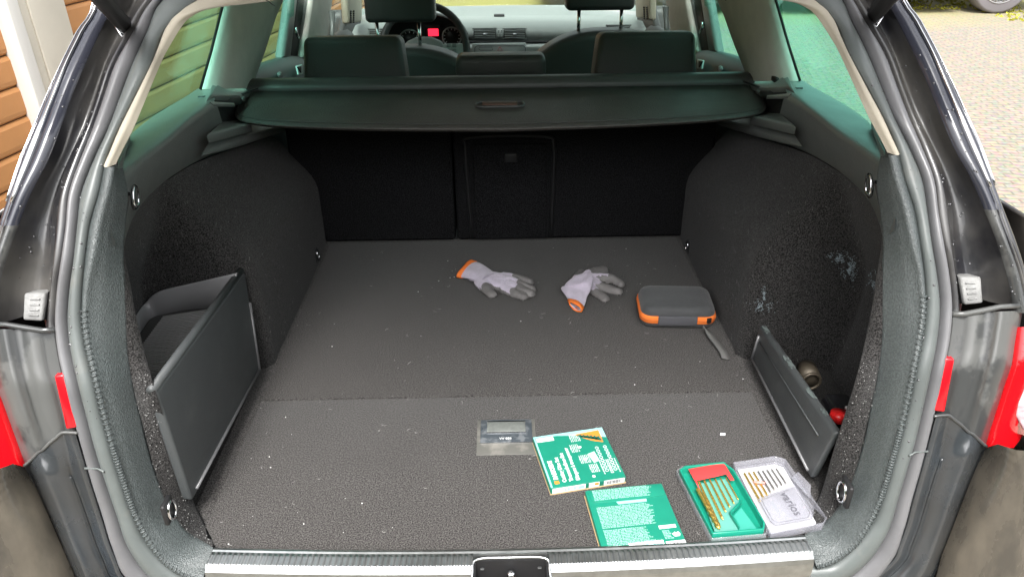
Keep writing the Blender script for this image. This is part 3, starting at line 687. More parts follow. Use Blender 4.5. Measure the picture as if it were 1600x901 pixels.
box('bezel_edge', (-.003, 1.0535, .0028), (.096, .0014, .0014), M['chrome'], bez)
text('VV 883', .0075, Matrix.Translation((-.016, 1.063, .0032)), M['white'], bez, local=False)
# ---- steel sill strip
q = MB(); NR = 104
def sy(x): return .8155-.015*(1-(x/.46)**2)
def xe(v): return .452+.010*v
prof = [(0, 0, -.004), (0, 0, .004), (.25, 0, .0045)]
cols = []
for i in range(NR*4+1):
    x = -1+2*i/(NR*4); col = []
    ph = i % 4; rib = .0016 if ph in (1, 2) else 0
    X0 = x*.449; X1 = x*.453
    y = sy(X0)
    for t, z, r in ((-.003, -.014, 0), (-.002, .003, 0), (0, .0048, 0), (.003, .0050, 0), (.006, .0040, .0), (.012, .0032, 1), (.026, .0005, 1), (.029, -.002, 0), (.034, -.008, 0), (.0365, -.016, 0), (.037, -.030, 0), (.036, -.044, 0)):
        yy = y-t; z += .0095
        xx = lerp(X0, X1, max(0, t)/.03)
        if abs(xx) < .056 and t > .010:
            k = 1
            yy = max(yy, sy(0)-.0125) if t < .02 else max(yy, sy(0)-.0125)
            zz = z if t < .02 else z
            if t >= .008: zz = .005-(t-.008)*1.5; 
            rib_ = 0
            col.append(V((xx, yy+.001*(t > .008), zz)))
        else: col.append(V((xx, yy, z+rib*r)))
    cols.append(col)
sill = loft('sill_plate', cols, M['steel'], CAR, smooth=False)
# latch striker pocket in the middle
pk = box('striker_pocket', (0, .762, -.045), (.108, .045, .004), M['black'], CAR)
for sx_ in (-1, 1): box('pocket_wall', (sx_*.0535, .764, -.020), (.003, .043, .050), M['black'], pk, bev=.001)
box('pocket_wall', (0, .7860, -.018), (.106, .003, .052), M['black'], pk)
tube('pocket_rim', cr([V((-.058, .745, -.008)), V((-.057, .768, .004)), V((-.051, .785, .0112)), V((0, .7868, .0120)), V((.051, .785, .0112)), V((.057, .768, .004)), V((.058, .745, -.008))], 5), .0024, M['steel'], pk, seg=8)
tube('striker', [(-.0, .776, -.045), (0, .776, -.012), (0, .775, -.006)], [.007, .007, .005], M['chrome'], pk, seg=12)
for sx_ in (-1, 1): box('pocket_tab', (sx_*.043, .782, -.006), (.006, .004, .002), M['dash_dark'], pk, bev=.0005)
mb = MB()
for k in range(140):
    x = random.uniform(-.055, .055); y = random.uniform(.758, .790); a = random.uniform(0, 3)
    mb.add(*tubedat([(x, y, -.042), (x+.004*math.cos(a), y+.004*math.sin(a), -.040)], .0012, 4))
tag(mb.out('leaf_debris', M['brown']), 'brown leaf debris caught in the latch pocket', 'debris', kind='stuff')

# ---- left pocket tray and flap; right flap
def flap(c, s, thick, mt, inner, lab=None):
    TL, TR, BR, BL = c
    nrm = (TR-TL).cross(BL-TL).normalized()
    if (nrm.x > 0) == (s == 1): pass
    else: nrm = -nrm
    back = V((-thick*s, 0, .004))
    f = mesh('pocket_flap', *prism([TL, TR, BR, BL], back), mt, CAR, bev=.005, seg=3)
    def q(u, v): return (TL.lerp(TR, u)).lerp(BL.lerp(BR, u), v)+V((.0015*s, 0, 0))
    pth = [q(u, v) for u, v in inner]
    for a_, b_ in zip(pth, pth[1:]): tube('painted_edge_highlight', [a_, b_], .0028, M['flange'], f, seg=6)  # paler beads stand in for the highlight along the flap edges
    return f
Lf = [at(245, 612, x=-.507), at(383, 424, x=-.507), at(408, 576, x=-.497), at(301, 783, x=-.497)]
f1 = flap(Lf, 1, .016, M['flap'], [(.985, .30), (.965, .97), (.05, .955)])
f1['label'] = 'taller scuffed black flap leaning out of the left pocket'
tube('top_edge', [Lf[0]+V((-.008, .0, .002)), Lf[1]+V((-.008, 0, .002))], .007, M['flap'], f1, seg=12)
Rf = [at(1303, 677, x=.508), at(1186, 508, x=.508), at(1172, 562, x=.500), at(1266, 748, x=.500)]
f2 = flap(Rf, -1, .013, M['flap'], [(.96, .20), (.97, .88), (.04, .93)])
tube('rib', [Rf[0].lerp(Rf[3], .3)+V((-.002, .03, 0)), Rf[1].lerp(Rf[2], .3)+V((-.001, -.02, 0))], .0013, M['flap'], f2, seg=6)
f2['label'] = 'shorter black flap of the right pocket with pale scuffed top edge'
# pale scuffs on its top edge
mb = MB()
for k in range(150):
    t = random.choice((.28, .3, .32, .55, .58, .62, .93, .95, .15))+random.gauss(0, .015); t = min(max(t, .02), .98)
    p = Rf[0].lerp(Rf[1], t)+V((random.uniform(.002, .011), 0, .0030)); r = random.uniform(.0004, .0018)
    mb.add([p+V((-r, -r*2, 0)), p+V((r, -r, 0)), p+V((r*.6, r*2, 0)), p+V((-r, r, 0))], [(0, 1, 2, 3)])
mb.out('scuff', mat('pale_scuff', (.11, .135, .13), .8), f2)['kind'] = 'stuff'
# tray
MZ = at(268, 487, y=1.25).z
rim = [at(370, 426, y=1.275), at(345, 432, y=1.273), at(297, 443, y=1.270), at(249, 455, y=1.255), at(228, 472, x=-.680), at(214, 490, x=-.682), at(200, 520, x=-.684), at(180, 560, x=-.684)]
low = [at(368, 471, y=1.262), at(345, 475, y=1.260), at(300, 481, y=1.258), at(258, 489, y=1.242), at(238, 503, x=-.668), at(222, 522, x=-.668), at(205, 552, x=-.668), at(190, 590, x=-.668)]
for q_ in low: q_.z = MZ
rim, low = cr(rim, 5), cr(low, 5)
trayo = loft('pocket_tray', [[p+V((-.0, .008, -.004)) for p in rim], rim, mixpts(rim, low, .08, 0), low], M['traymetal'], CAR, solid=.002)
matp = [V((p.x+.002, p.y-.002, MZ+.001)) for p in low]+[V((-.515, low[-1].y, MZ+.001))]
mo = mesh('tray_mat', *prism(matp, (0, 0, -.004)), M['mat'], trayo)
mb = MB()
for i in range(46):
    y = .94+i*.0068
    mb.box((-.585, y, MZ+.0022), (.128, .0026, .0022), Matrix.Rotation(R(16), 3, 'Z'))
mb.out('mat_rib', mat('mat_rib', (.24, .24, .24), .45), trayo)

# tie-down rings
def ring(s, px, py, x, y=None, sc=1):
    c = at(px, py, x=x) if y is None else V((x, y, .05))
    q_ = [c+V((0, .010*sc*math.cos(a), .014*sc*math.sin(a))) for a in [2*math.pi*k/18 for k in range(18)]]
    rr = tube('lashing_ring', q_, .0022, M['chrome'], CAR, seg=8, closed=True)
    box('ring_base', c+V((-.006 if c.x < 0 else .006, 0, 0)), (.008, .026*sc, .034*sc), M['black'], rr, bev=.003)
ring(1, 497, 398, -.486); ring(-1, 1073, 385, .487); ring(1, 269, 796, -.500, sc=1.1); ring(-1, 1315, 768, .507, sc=1.25)

# ---- rear seats: carpeted backs with hatch
def plate(nm, x0, x1, z0, z1, y, th, mt, par, bev=.006, r=.0):
    return box(nm, ((x0+x1)/2, y+th/2, (z0+z1)/2), (x1-x0, th, z1-z0), mt, par, bev=bev, seg=3)
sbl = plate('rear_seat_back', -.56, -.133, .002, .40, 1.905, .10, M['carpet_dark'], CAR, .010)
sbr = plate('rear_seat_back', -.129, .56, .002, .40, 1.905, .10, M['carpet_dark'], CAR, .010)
fr = cr([V((-.088, 1.9045, .01)), V((-.096, 1.9045, .20)), V((-.096, 1.9045, .27)), V((-.082, 1.9045, .297)), V((.11, 1.9045, .297)), V((.134, 1.9045, .27)), V((.136, 1.9045, .2)), V((.132, 1.9045, .01))], 4)
ht = tube('hatch_surround', fr, .005, M['black'], sbr, seg=8)
box('through_hatch', (.02, 1.9035, .142), (.195, .006, .272), M['carpet_dark'], sbr, bev=.008, seg=3)
hx = at(798, 246, y=1.90)
box('hatch_latch', (hx.x, 1.8995, hx.z), (.034, .008, .026), M['black'], sbr, bev=.002)
box('latch_lip', (hx.x, 1.894, hx.z+.010), (.030, .006, .003), M['cass'], sbr, bev=.001)
# headrests
def headrest(nm, x0, x1, z0, z1, y, th, tp, rods=None, par=CAR, lean=8, mt=None, rodz=None):
    c = V(((x0+x1)/2, y+th/2, (z0+z1)/2)); rot = Matrix.Rotation(R(-lean), 3, 'X')
    h = rbox(nm, c, (x1-x0, th, z1-z0), .018, mt or M['leather'], par, rot=rot, taper=tp)
    pts = [c+rot @ V((sx_*(x1-x0)/2*.97, -th/2+.004, -(z1-z0)/2+.012)) for sx_ in (-1, 1)]
    tube('stitched_seam', pts, .0013, M['leather'], h, seg=5)
    if rods:
        for x in rods: tube('rod', [(x, y+th/2, z0+.01), (x, y+th/2-.004, rodz)], .0065, M['chrome'], h, seg=10)
    return h
headrest('rear_headrest', -.523, -.249, .402, .522, 2.02, .10, .92, par=sbl)
headrest('rear_headrest', .245, .523, .402, .524, 2.02, .10, .90, par=sbr)
headrest('rear_headrest', -.121, .121, .415, .474, 2.02, .09, .98, (-.085, .085), par=sbr, rodz=.39, lean=3)
def cush(x0, x1, z, par):
    rbox('cushion', ((x0+x1)/2, 2.10, z-.17), (x1-x0, .16, .34), .03, M['leather'], par)
cush(-.55, -.15, .395, sbl); cush(.15, .55, .395, sbr); cush(-.14, .14, .38, sbr)
# front seats
def fseat(cx, hx0, hx1, hz0, hz1, zt, rods, y=2.78):
    o = []
    for k in range(17):
        t = -1+2*k/16; o.append(V((cx+.27*t, y, zt-.10*abs(t)**2.6)))
    o = [V((cx-.27, y, -.2))]+o+[V((cx+.27, y, -.2))]
    s_ = mesh('front_seat', *prism(o, (0, .12, 0)), M['leather'], CAR, bev=.03, seg=4)
    headrest('front_headrest', hx0, hx1, hz0, hz1, y+.02, .10, 1.0, rods, par=s_, lean=5, rodz=zt-.04)
a = at(632, 84, y=2.78)
fseat(-.345, -.475, -.228, .425, .575, at(645, 76, y=2.78).z, (at(591, 60, y=2.85).x, at(656, 60, y=2.85).x))
fseat(.385, .235, .478, at(930, 19, y=2.8).z, .60, at(930, 50, y=2.78).z, (at(904, 40, y=2.85).x, at(970, 40, y=2.85).x))

# ---- C and B pillars, doors
def pil(nm, pts, mt, s, th=.03, bev=.01, par=CAR):
    return mesh(nm, *prism([mir(p, s) for p in pts], V((-th*s, 0, 0))), mt, par, bev=bev, seg=3)
def pillars(s):
    # C pillar as a curved trim: rows from rear edge to front edge
    rows_ = []
    for k in range(7):
        t = k/6; bul = .018*math.sin(math.pi*min(1, t*1.0))
        ax = lerp(313, 393, t); ay = lerp(140, 138, t); bx = lerp(356, 455, t); by = -28
        X = -.655+.03*t+bul; Xt = -.60+.02*t+bul
        rows_.append([mir(at(ax, ay, x=X), s), mir(at(lerp(ax, bx, .33), lerp(ay, by, .33), x=lerp(X, Xt, .33)), s), mir(at(lerp(ax, bx, .66)-3*t, lerp(ay, by, .66), x=lerp(X, Xt, .66)), s), mir(at(bx, by, x=Xt), s)])
    rows_ = [[p+V((-.02*s, .055, -.012)) for p in rows_[0]]]+rows_+[[p+V((-.05*s, .012, 0)) for p in rows_[-1]]]
    loft('centre_pillar', rows_, M['pillar'], CAR)
    # black edge of the quarter glass along it
    tube('glass_rubber', [mir(at(313, 140, x=-.635), s), mir(at(330, 80, x=-.61), s), mir(at(348, 8, x=-.575), s), mir(at(355, -25, x=-.565), s)], .0028, M['black'], CAR, seg=6)
    # B pillar: dark door frames and trim
    pil('door_frame', [at(443, 92, x=-.66), at(458, -20, x=-.66), at(468, -20, x=-.66), at(455, 92, x=-.66)], M['trim_in'], s)
    pil('middle_pillar', [at(453, 92, x=-.668), at(467, -20, x=-.668), at(484, -20, x=-.668), at(469, 92, x=-.668)], M['black'], s)
    pil('door_frame', [at(467, 92, x=-.66), at(482, -20, x=-.66), at(494, -20, x=-.66), at(478, 92, x=-.66)], M['trim_in'], s)
    pil('middle_pillar_trim', [at(474, 92, x=-.645), at(491, -20, x=-.645), at(524, -20, x=-.645), at(509, 92, x=-.645)], M['pillar'], s, bev=.015)
    tube('coat_hook', [mir(at(x, y, x=-.655), s) for x, y in ((462, 43), (463, 52), (467, 60))], .004, M['chrome'], CAR, seg=6)
    tube('seat_belt', [mir(at(519, 18, x=-.60), s), mir(at(519, 40, x=-.60), s), mir(at(518, 66, x=-.60), s)], [.012, .008, .010], M['trim_in'], CAR, seg=8, flat=.4)
    # A pillar with vent slots
    ap = pil('front_pillar', [at(546, 38, x=-.60), at(543, -10, x=-.60), at(566, -10, x=-.60), at(566, 34, x=-.60)], M['beige'], s)
    for col_ in (548.5, 553):
        for i in range(6): 
            c = mir(at(col_, 18+i*3.4, x=-.597), s); box('vent_slot', c, (.004, .012, .006), M['black'], ap)
    pil('front_quarter_trim', [at(534, 62, x=-.66), at(546, 0, x=-.66), at(560, -10, x=-.66), at(566, 44, x=-.62)], M['dash_dark'], s)
    # rear door top
    dr = [[mir(V((x, y, interp([(1.9, .46), (2.08, .443), (2.45, .393), (2.62, .352), (3.0, .33), (3.6, .29)], y)+dz)), s) for x, dz in ((-.70, -.01), (-.675, .004), (-.655, .0), (-.63, -.03), (-.615, -.09), (-.61, -.25))] for y in (1.9, 2.08, 2.3, 2.45, 2.62, 2.9, 3.2, 3.6)]
    dp = loft('door_panel', dr, M['dash_dark'], CAR)
    q_ = [at(461, 103, x=-.622), at(470, 101, x=-.622), at(471, 116, x=-.615), at(464, 117, x=-.615)]
    mesh('door_handle', *prism([mir(p, s) for p in q_], (.006*s, 0, 0)), M['silver'], dp, bev=.002)
    q_ = [at(463.5, 105, x=-.612), at(469, 104, x=-.612), at(469, 114, x=-.608)]
    mesh('handle_recess', *prism([mir(p, s) for p in q_], (.004*s, 0, 0)), M['black'], dp)
    tube('trim_line', [mir(at(400, 112, x=-.655), s), mir(at(452, 95, x=-.655), s)], .0015, M['black'], dp, seg=5)
    tube('lock_pin', [mir(at(437, 116, x=-.64), s), mir(at(437, 117, x=-.61), s)], .007, M['silver'], dp, seg=8)
    # door mirror outside
    mc = at(522, 38, x=-.93)
    rbox('door_mirror', mir(mc, s), (.17, .10, .15), .04, M['dash_dark'], CAR)
both(pillars)

# ---- side glass: quarter, rear door, front door
def sideglass(s):
    def belt(y): return interp([(1.0, .60), (1.1, .565), (1.3, .53), (1.62, .495), (1.95, .44), (2.62, .36), (3.6, .29), (4.1, .22)], y)
    for y0, y1, nm in ((1.10, 1.90, 'quarter_glass'), (1.92, 2.55, 'rear_door_glass'), (2.62, 4.0, 'front_door_glass')):
        rows_ = []
        for k in range(7):
            y = lerp(y0, y1, k/6); zt = .80
            rows_.append([mir(V((lerp(-.700, -.60, t), y+(.30*t*(1-k/6) if y0 < 1.2 else 0), lerp(belt(y)-.05, zt, t))), s) for t in (0, .35, .7, 1)])
        loft(nm, rows_, M['teal'] if y0 < 2.6 else M['clear'], CAR, solid=.003)
both(sideglass)
# windscreen
loft('windscreen', [[V((x, lerp(4.05, 3.1, t)-.25*(x/.65)**2, lerp(.30, .80, t))) for t in (0, .5, 1)] for x in (-.66, -.4, -.15, .15, .4, .66)], M['clear'], CAR, solid=.004)
# roof and headliner
rf = [[V((x, y, z-.10*(abs(x)/.62)**4)) for x in (-.63, -.55, -.35, 0, .35, .55, .63)] for y, z in ((1.30, .90), (1.7, .93), (2.3, .94), (2.9, .91), (3.2, .84))]
loft('roof', rf, M['paint'], CAR, solid=.01)
hl = [[V((x, y, z-.045-.04*(abs(x)/.60)**4)) for x in (-.60, -.4, -.2, 0, .2, .4, .60)] for y, z in ((1.34, .86), (1.7, .89), (2.3, .90), (2.9, .87), (3.15, .82))]
loft('headliner', hl, M['head'], CAR)
# body sides / bonnet (the shell that keeps daylight out below the windows)
def shell(s):
    rows_ = []
    for y, dx in ((1.02, -.02), (1.2, 0), (1.6, .01), (2.5, .01), (3.6, .0), (4.2, -.01), (4.7, -.06), (4.95, -.2)):
        b_ = interp([(1.0, .50), (1.3, .47), (1.95, .40), (2.62, .33), (3.6, .24), (4.2, .18), (4.7, .08), (4.95, -.05)], y)
        rows_.append([mir(V((-x-dx, y, z)), s) for x, z in ((.71, b_), (.80, b_-.05), (.87, b_-.18), (.90, min(b_-.3, 0)), (.88, -.30), (.84, -.42))])
    loft('body_side', rows_, M['paint'], CAR, solid=.006)
    mesh('belt_inner', *prism([mir(V(p), s) for p in ((-.70, 1.05, .50), (-.70, 3.7, .25), (-.70, 3.7, -.3), (-.70, 1.05, -.3))], (.004*s, 0, 0)), M['black'], CAR)
both(shell)
loft('bonnet', [[V((x, y, z-.06*(x/.7)**2)) for x in (-.78, -.4, 0, .4, .78)] for y, z in ((4.0, .26), (4.4, .17), (4.75, .06), (4.92, -.08))], M['paint'], CAR, solid=.01)
mesh('floor_pan', *boxdat((0, 2.8, -.36), (1.6, 3.9, .02)), M['black'], CAR)
tagx = mesh('rear_panel', *boxdat((0, .86, -.24), (1.1, .02, .36)), M['black'], CAR)

# ---- dashboard
def ext(nm, prof, x0, x1, mt, par, n_=10, smooth=True, bow=.0):
    return loft(nm, [[V((x, y-bow*(x/.7)**2, z)) for y, z in prof] for x in [lerp(x0, x1, k/n_) for k in range(n_+1)]], mt, par, smooth=smooth)
dz = lambda py, y: at(780, py, y=y).z
pr = [(4.0, .30), (3.85, dz(24, 3.85)), (3.80, dz(26, 3.80)), (3.55, dz(34, 3.55)), (3.46, dz(46, 3.46)), (3.44, dz(60, 3.44)), (3.46, dz(64, 3.46)), (3.46, dz(66, 3.46))]
dsh = ext('dashboard', pr, -.70, .70, M['dash'], CAR, 14, bow=.05)
ext('silver_band', [(3.47, dz(65, 3.47)), (3.42, dz(69, 3.42)), (3.40, dz(75, 3.40)), (3.42, dz(90, 3.42)), (3.45, dz(110, 3.45))], -.70, .70, M['silver'], dsh, 14, bow=.05)
tube('dash_seam', [at(705, 62, y=3.43), at(722, 66, y=3.425), at(780, 66, y=3.42), at(860, 66, y=3.42), at(950, 62, y=3.42)], .006, M['black'], dsh, seg=6)
def vent(x0, y0, x1, y1, par, Y=3.43):
    a, b_ = at(x0, y0, y=Y), at(x1, y1, y=Y)
    c = (a+b_)/2; w_, h_ = abs(b_.x-a.x), abs(a.z-b_.z)
    v = box('air_vent', c, (w_, .012, h_), M['black'], par, bev=.002)
    for k in range(5):
        z = c.z-h_/2+h_*(k+.5)/5; box('slat', (c.x, c.y-.009, z), (w_*.94, .008, h_*.07), M['silver'], v)
    box('vent_tab', (c.x, c.y-.015, c.z), (w_*.2, .01, h_*.16), M['chrome'], v, bev=.002)
    q_ = [V((c.x-w_/2-.004, c.y-.006, c.z-h_/2-.004)), V((c.x+w_/2+.004, c.y-.006, c.z-h_/2-.004)), V((c.x+w_/2+.004, c.y-.006, c.z+h_/2+.004)), V((c.x-w_/2-.004, c.y-.006, c.z+h_/2+.004))]
    tube('vent_frame', q_, .003, M['dash'], v, seg=6, closed=True)
vent(740, 46, 775, 59, dsh, 3.435); vent(787, 46, 821, 59, dsh, 3.435); vent(948, 41, 983, 53, dsh, 3.38); vent(577, 47, 604, 60, dsh, 3.38)
for x in (779, 783.5): 
    for y in (49, 55): box('vent_wheel', at(x, y, y=3.43), (.006, .01, .012), M['silver'], dsh)
c = at(780, 26, y=3.79); box('dash_sensor', c+V((0, -.005, .006)), (.05, .03, .008), M['black'], dsh, bev=.002)
# centre panel: display slot, hazard triangle, radio
cp_ = at(780, 76, y=3.385); cpo = box('centre_panel', cp_+V((0, .004, 0)), (.235, .01, .045), M['silver'], dsh, bev=.006)
tube('panel_outline', [at(742, 84, y=3.375), at(742, 75, y=3.375), at(745, 72, y=3.375), at(818, 72, y=3.375), at(821, 75, y=3.375), at(821, 84, y=3.375)], .0018, M['dash_dark'], cpo, seg=5)
qq = [at(x, y, y=3.372) for x, y in ((749, 74), (769, 74), (770, 78), (768, 79), (751, 79), (748, 77))]
tube('card_slot', qq, .0012, M['dash_dark'], cpo, seg=5, closed=True)
tri = [at(777.5, 79, y=3.372), at(785, 79, y=3.372), at(781.2, 73.2, y=3.372)]
tube('hazard_triangle', tri, .0016, M['redlens'], cpo, seg=5, closed=True)
box('radio', at(780, 88, y=3.37), (.20, .02, .028), M['silver'], dsh, bev=.004)
# instrument hood, gauges, display
bin_ = []
for k in range(15):
    a = math.pi*k/14; bin_.append((665-62*math.cos(a), 62-38*math.sin(a)))
hood = loft('instrument_hood', [[at(x, y, y=3.36) for x, y in bin_], [at(665+(x-665)*1.02, 62+(y-62)*1.02, y=3.28) for x, y in bin_], [at(665+(x-665)*1.12, 62+(y-62)*1.15, y=3.50) for x, y in bin_]], M['dash_dark'], dsh)
cl = [at(x, y, y=3.40) for x, y in [(605, 95)]+[(665+(x-665), 62+(y-62)) for x, y in bin_]+[(727, 95)]]
mesh('instrument_panel', *prism(cl, (0, .01, 0)), M['dash_dark'], dsh)
for gx, gy, gr in ((641, 65, 17), (706, 58, 14)):
    c = at(gx, gy, y=3.385); rr = gr/F if False else gr*3.4/1180
    gq = tube('gauge', [c, c+V((0, .006, 0))], rr, M['gauge'], dsh, seg=28)
    tube('gauge_ring', [c+V((rr*math.cos(t), -.003, rr*math.sin(t))) for t in [2*math.pi*k/28 for k in range(28)]], .0035, M['silver'], gq, seg=6, closed=True)
    mb = MB()
    for k in range(11):
        t = R(-40+k*26); u = V((math.cos(t), 0, math.sin(t))); mb.add(*tubedat([c+u*rr*.72+V((0, -.002, 0)), c+u*rr*.88+V((0, -.002, 0))], .0018, 4))
    mb.out('gauge_mark', M['white'], gq)
c = at(676, 48, y=3.38); dpn = box('display_frame', c, (.072, .008, .056), M['black'], dsh, bev=.003)
c = at(677, 51, y=3.372); box('red_display', c, (.044, .004, .030), M['reddisp'], dpn, bev=.002)
# steering wheel
def steer():
    c = at(663, 80, y=3.08); rot = Matrix.Rotation(R(-24), 3, 'X')
    ring_ = [c+rot @ V((.168*math.cos(t), 0, .178*math.sin(t))) for t in [2*math.pi*k/48 for k in range(48)]]
    s_ = tube('steering_wheel', ring_, .0145, M['dash_dark'], CAR, seg=12, closed=True)
    h = [c+rot @ V((x, -.01, z)) for x, z in ((-.075, .035), (-.03, .055), (.03, .055), (.075, .035), (.08, -.02), (.05, -.06), (-.05, -.06), (-.08, -.02))]
    mesh('hub', *prism(h, rot @ V((0, .05, 0))), M['dash'], s_, bev=.012)
    tube('emblem', [c+rot @ V((.024*math.cos(t), -.013, .024*math.sin(t))) for t in [2*math.pi*k/24 for k in range(24)]], .003, M['silver'], s_, seg=6, closed=True)
    for a_, b_ in (((-.017, .014), (0, -.019)), ((0, -.019), (.017, .014)), ((-.008, .019), (0, .004)), ((0, .004), (.008, .019))):
        tube('emblem_stroke', [c+rot @ V((a_[0], -.013, a_[1])), c+rot @ V((b_[0], -.013, b_[1]))], .002, M['silver'], s_, seg=5)
    for sx_ in (-1, 1):
        box('spoke', c+rot @ V((sx_*.118, .005, .005)), (.09, .02, .045), M['silver'], s_, rot=rot, bev=.006)
        for zz in (-.008, .014):
            for xx in (.098, .120): box('button', c+rot @ V((sx_*xx, -.008, .005+zz)), (.016, .006, .014), M['dash'], s_, rot=rot, bev=.002)
    box('spoke', c+rot @ V((0, .005, -.11)), (.04, .02, .11), M['silver'], s_, rot=rot, bev=.006)
    tube('indicator_stalk', [c+V((.03, .06, -.03)), c+V((.12, .05, -.06)), c+V((.15, .04, -.05))], .009, M['black'], s_, seg=8)
steer()

# ================================================================== LUGGAGE COVER
LC = thing('luggage_cover', (0, 1.87, .40), 'black vinyl roller luggage cover spanning behind the rear headrests', 'luggage cover')
edgeL = [(375, 151), (375, 160), (371, 170), (369, 180), (373, 186), (384, 190), (420, 195), (500, 199), (620, 201.5), (780, 202)]
EL = cr([at(x, y, z=.422) for x, y in edgeL], 4)
EL[-1].x = 0
ER = [mir(p, -1) for p in EL[:-1]][::-1]
fr_ = EL+ER
def yback(x): return 1.873
rowsC = []
ysec = []
full = fr_
# blade: loft between front outline and back line
backl = [V((max(-.602, min(.602, p.x)), 1.868, .433)) for p in full]
rowsC = [full, [a.lerp(b_, .05) + V((0, 0, .003)) for a, b_ in zip(full, backl)], [a.lerp(b_, .35)+V((0, 0, .002)) for a, b_ in zip(full, backl)], [a.lerp(b_, .7) for a, b_ in zip(full, backl)], backl]
loft('cover_blade', rowsC, M['cover'], LC, solid=.006)
tube('edge_piping', full[2:-2], .0028, M['cover'], LC, seg=6)
inset = [a.lerp(b_, .075)+V((0, 0, .0042)) for a, b_ in zip(full[6:-6], backl[6:-6])]
tube('stitch_line', inset, .0009, M['cass'], LC, seg=4)
# cassette
cs = [(-.0, .004), (-.004, .016), (.004, .024), (.022, .030), (.045, .030), (.062, .022), (.066, .0), (.05, -.025), (.02, -.03), (.0, -.01)]
loft('cassette', [[V((x, 1.866+a, .424+b_)) for a, b_ in cs] for x in [lerp(-.625, .625, k/20) for k in range(21)]], M['cass'], LC, closed=True)
for s in (1, -1):
    tube('cassette_seam', [mir(at(372, 150, z=.452), s), mir(at(402, 138, z=.455), s)], .0022, M['black'], LC, seg=6)
    box('guide_pin', mir(at(371, 155, x=-.61), s), (.035, .018, .010), M['cass'], LC, bev=.003)
# pull handle
hc = at(781, 163, z=.431)
hw = .055
hp = cr([hc+V((-hw, 0, 0)), hc+V((-hw+.008, .020, 0)), hc+V((0, .021, 0)), hc+V((hw-.008, .020, 0)), hc+V((hw, 0, 0)), hc+V((hw-.008, -.020, 0)), hc+V((0, -.021, 0)), hc+V((-hw+.008, -.020, 0)), hc+V((-hw, 0, 0))], 4)[:-1]
hd = tube('pull_handle', hp, .003, M['cass'], LC, seg=8, closed=True)
box('grip', hc+V((0, .002, .001)), (.082, .022, .006), mat('brownish_grip', (.085, .045, .032), .5), hd, bev=.003)

# ================================================================== GLOVES
def glove(nm, paths, label, dark, hem):
    """each path: list of (px, py, height, radius); a padded hand shape lying on the floor, one continuous surface"""
    t = thing(nm, at(paths[0][2][0], paths[0][2][1], z=0), label, 'glove', 'grey and lilac work gloves on the boot floor')
    caps = []
    for path in paths:
        P = cr([at(x, y, z=.008) for x, y, h, r in path], 3); Q_ = cr([V((h, r, 0)) for x, y, h, r in path], 3)
        caps.append([(p.x, p.y, q.x, q.y) for p, q in zip(P, Q_)])
    return t, caps
def finish_glove(t, caps, darkfn, name='glove_body'):
    G = .00095
    xs = [c[0] for cc in caps for c in cc]; ys = [c[1] for cc in caps for c in cc]
    x0, y0 = min(xs)-.03, min(ys)-.03; nx, ny = int((max(xs)+.03-x0)/G), int((max(ys)+.03-y0)/G)
    H = {}
    for cc in caps:
        own = {}
        for (ax, ay, ah, ar), (bx, by, bh, br_) in zip(cc, cc[1:]):
            R_ = max(ar, br_); dx, dy = bx-ax, by-ay; L2 = dx*dx+dy*dy+1e-12
            for i in range(max(0, int((min(ax, bx)-R_-x0)/G)), min(nx, int((max(ax, bx)+R_-x0)/G)+2)):
                for j in range(max(0, int((min(ay, by)-R_-y0)/G)), min(ny, int((max(ay, by)+R_-y0)/G)+2)):
                    px, py = x0+i*G, y0+j*G
                    u = ((px-ax)*dx+(py-ay)*dy)/L2; u = 0 if u < 0 else 1 if u > 1 else u
                    d2 = (px-ax-u*dx)**2+(py-ay-u*dy)**2; r = ar+(br_-ar)*u
                    if d2 < r*r:
                        h = (ah+(bh-ah)*u)*(1-d2/(r*r))**.42
                        if h > own.get((i, j), 0): own[(i, j)] = h
        for k, h in own.items():
            o = H.get(k, 0); H[k] = max(o, h)+(.0012*max(0, 1-abs(o-h)/.004) if o else 0)
    vs, fs, idx = [], [], {}
    def vid(i, j):
        if (i, j) not in idx:
            h = H.get((i, j), 0); p = V((x0+i*G, y0+j*G, 0))
            if h: h += .0011*noise.noise(p*95)*min(1, h/.008)+.0006*noise.noise(p*260)
            idx[(i, j)] = len(vs); vs.append(V((p.x, p.y, max(.0004, h+.0006) if h else .0004)))
        return idx[(i, j)]
    for (i, j) in H:
        if (i+1, j) in H and (i, j+1) in H and (i+1, j+1) in H: fs.append((vid(i, j), vid(i+1, j), vid(i+1, j+1), vid(i, j+1)))
    o = mesh(name, vs, fs, M['knit'], t, smooth=True)
    me = o.data; me.materials.append(M['latex'])
    for f in me.polygons: f.material_index = 1 if darkfn(f.center, f.normal) else 0
    return o
def seg_d(p, a, b_):
    a2 = V((a.x, a.y)); b2 = V((b_.x, b_.y)); p2 = V((p.x, p.y)); d = b2-a2
    t = max(0, min(1, (p2-a2).dot(d)/d.length_squared)); return (p2-(a2+d*t)).length, t
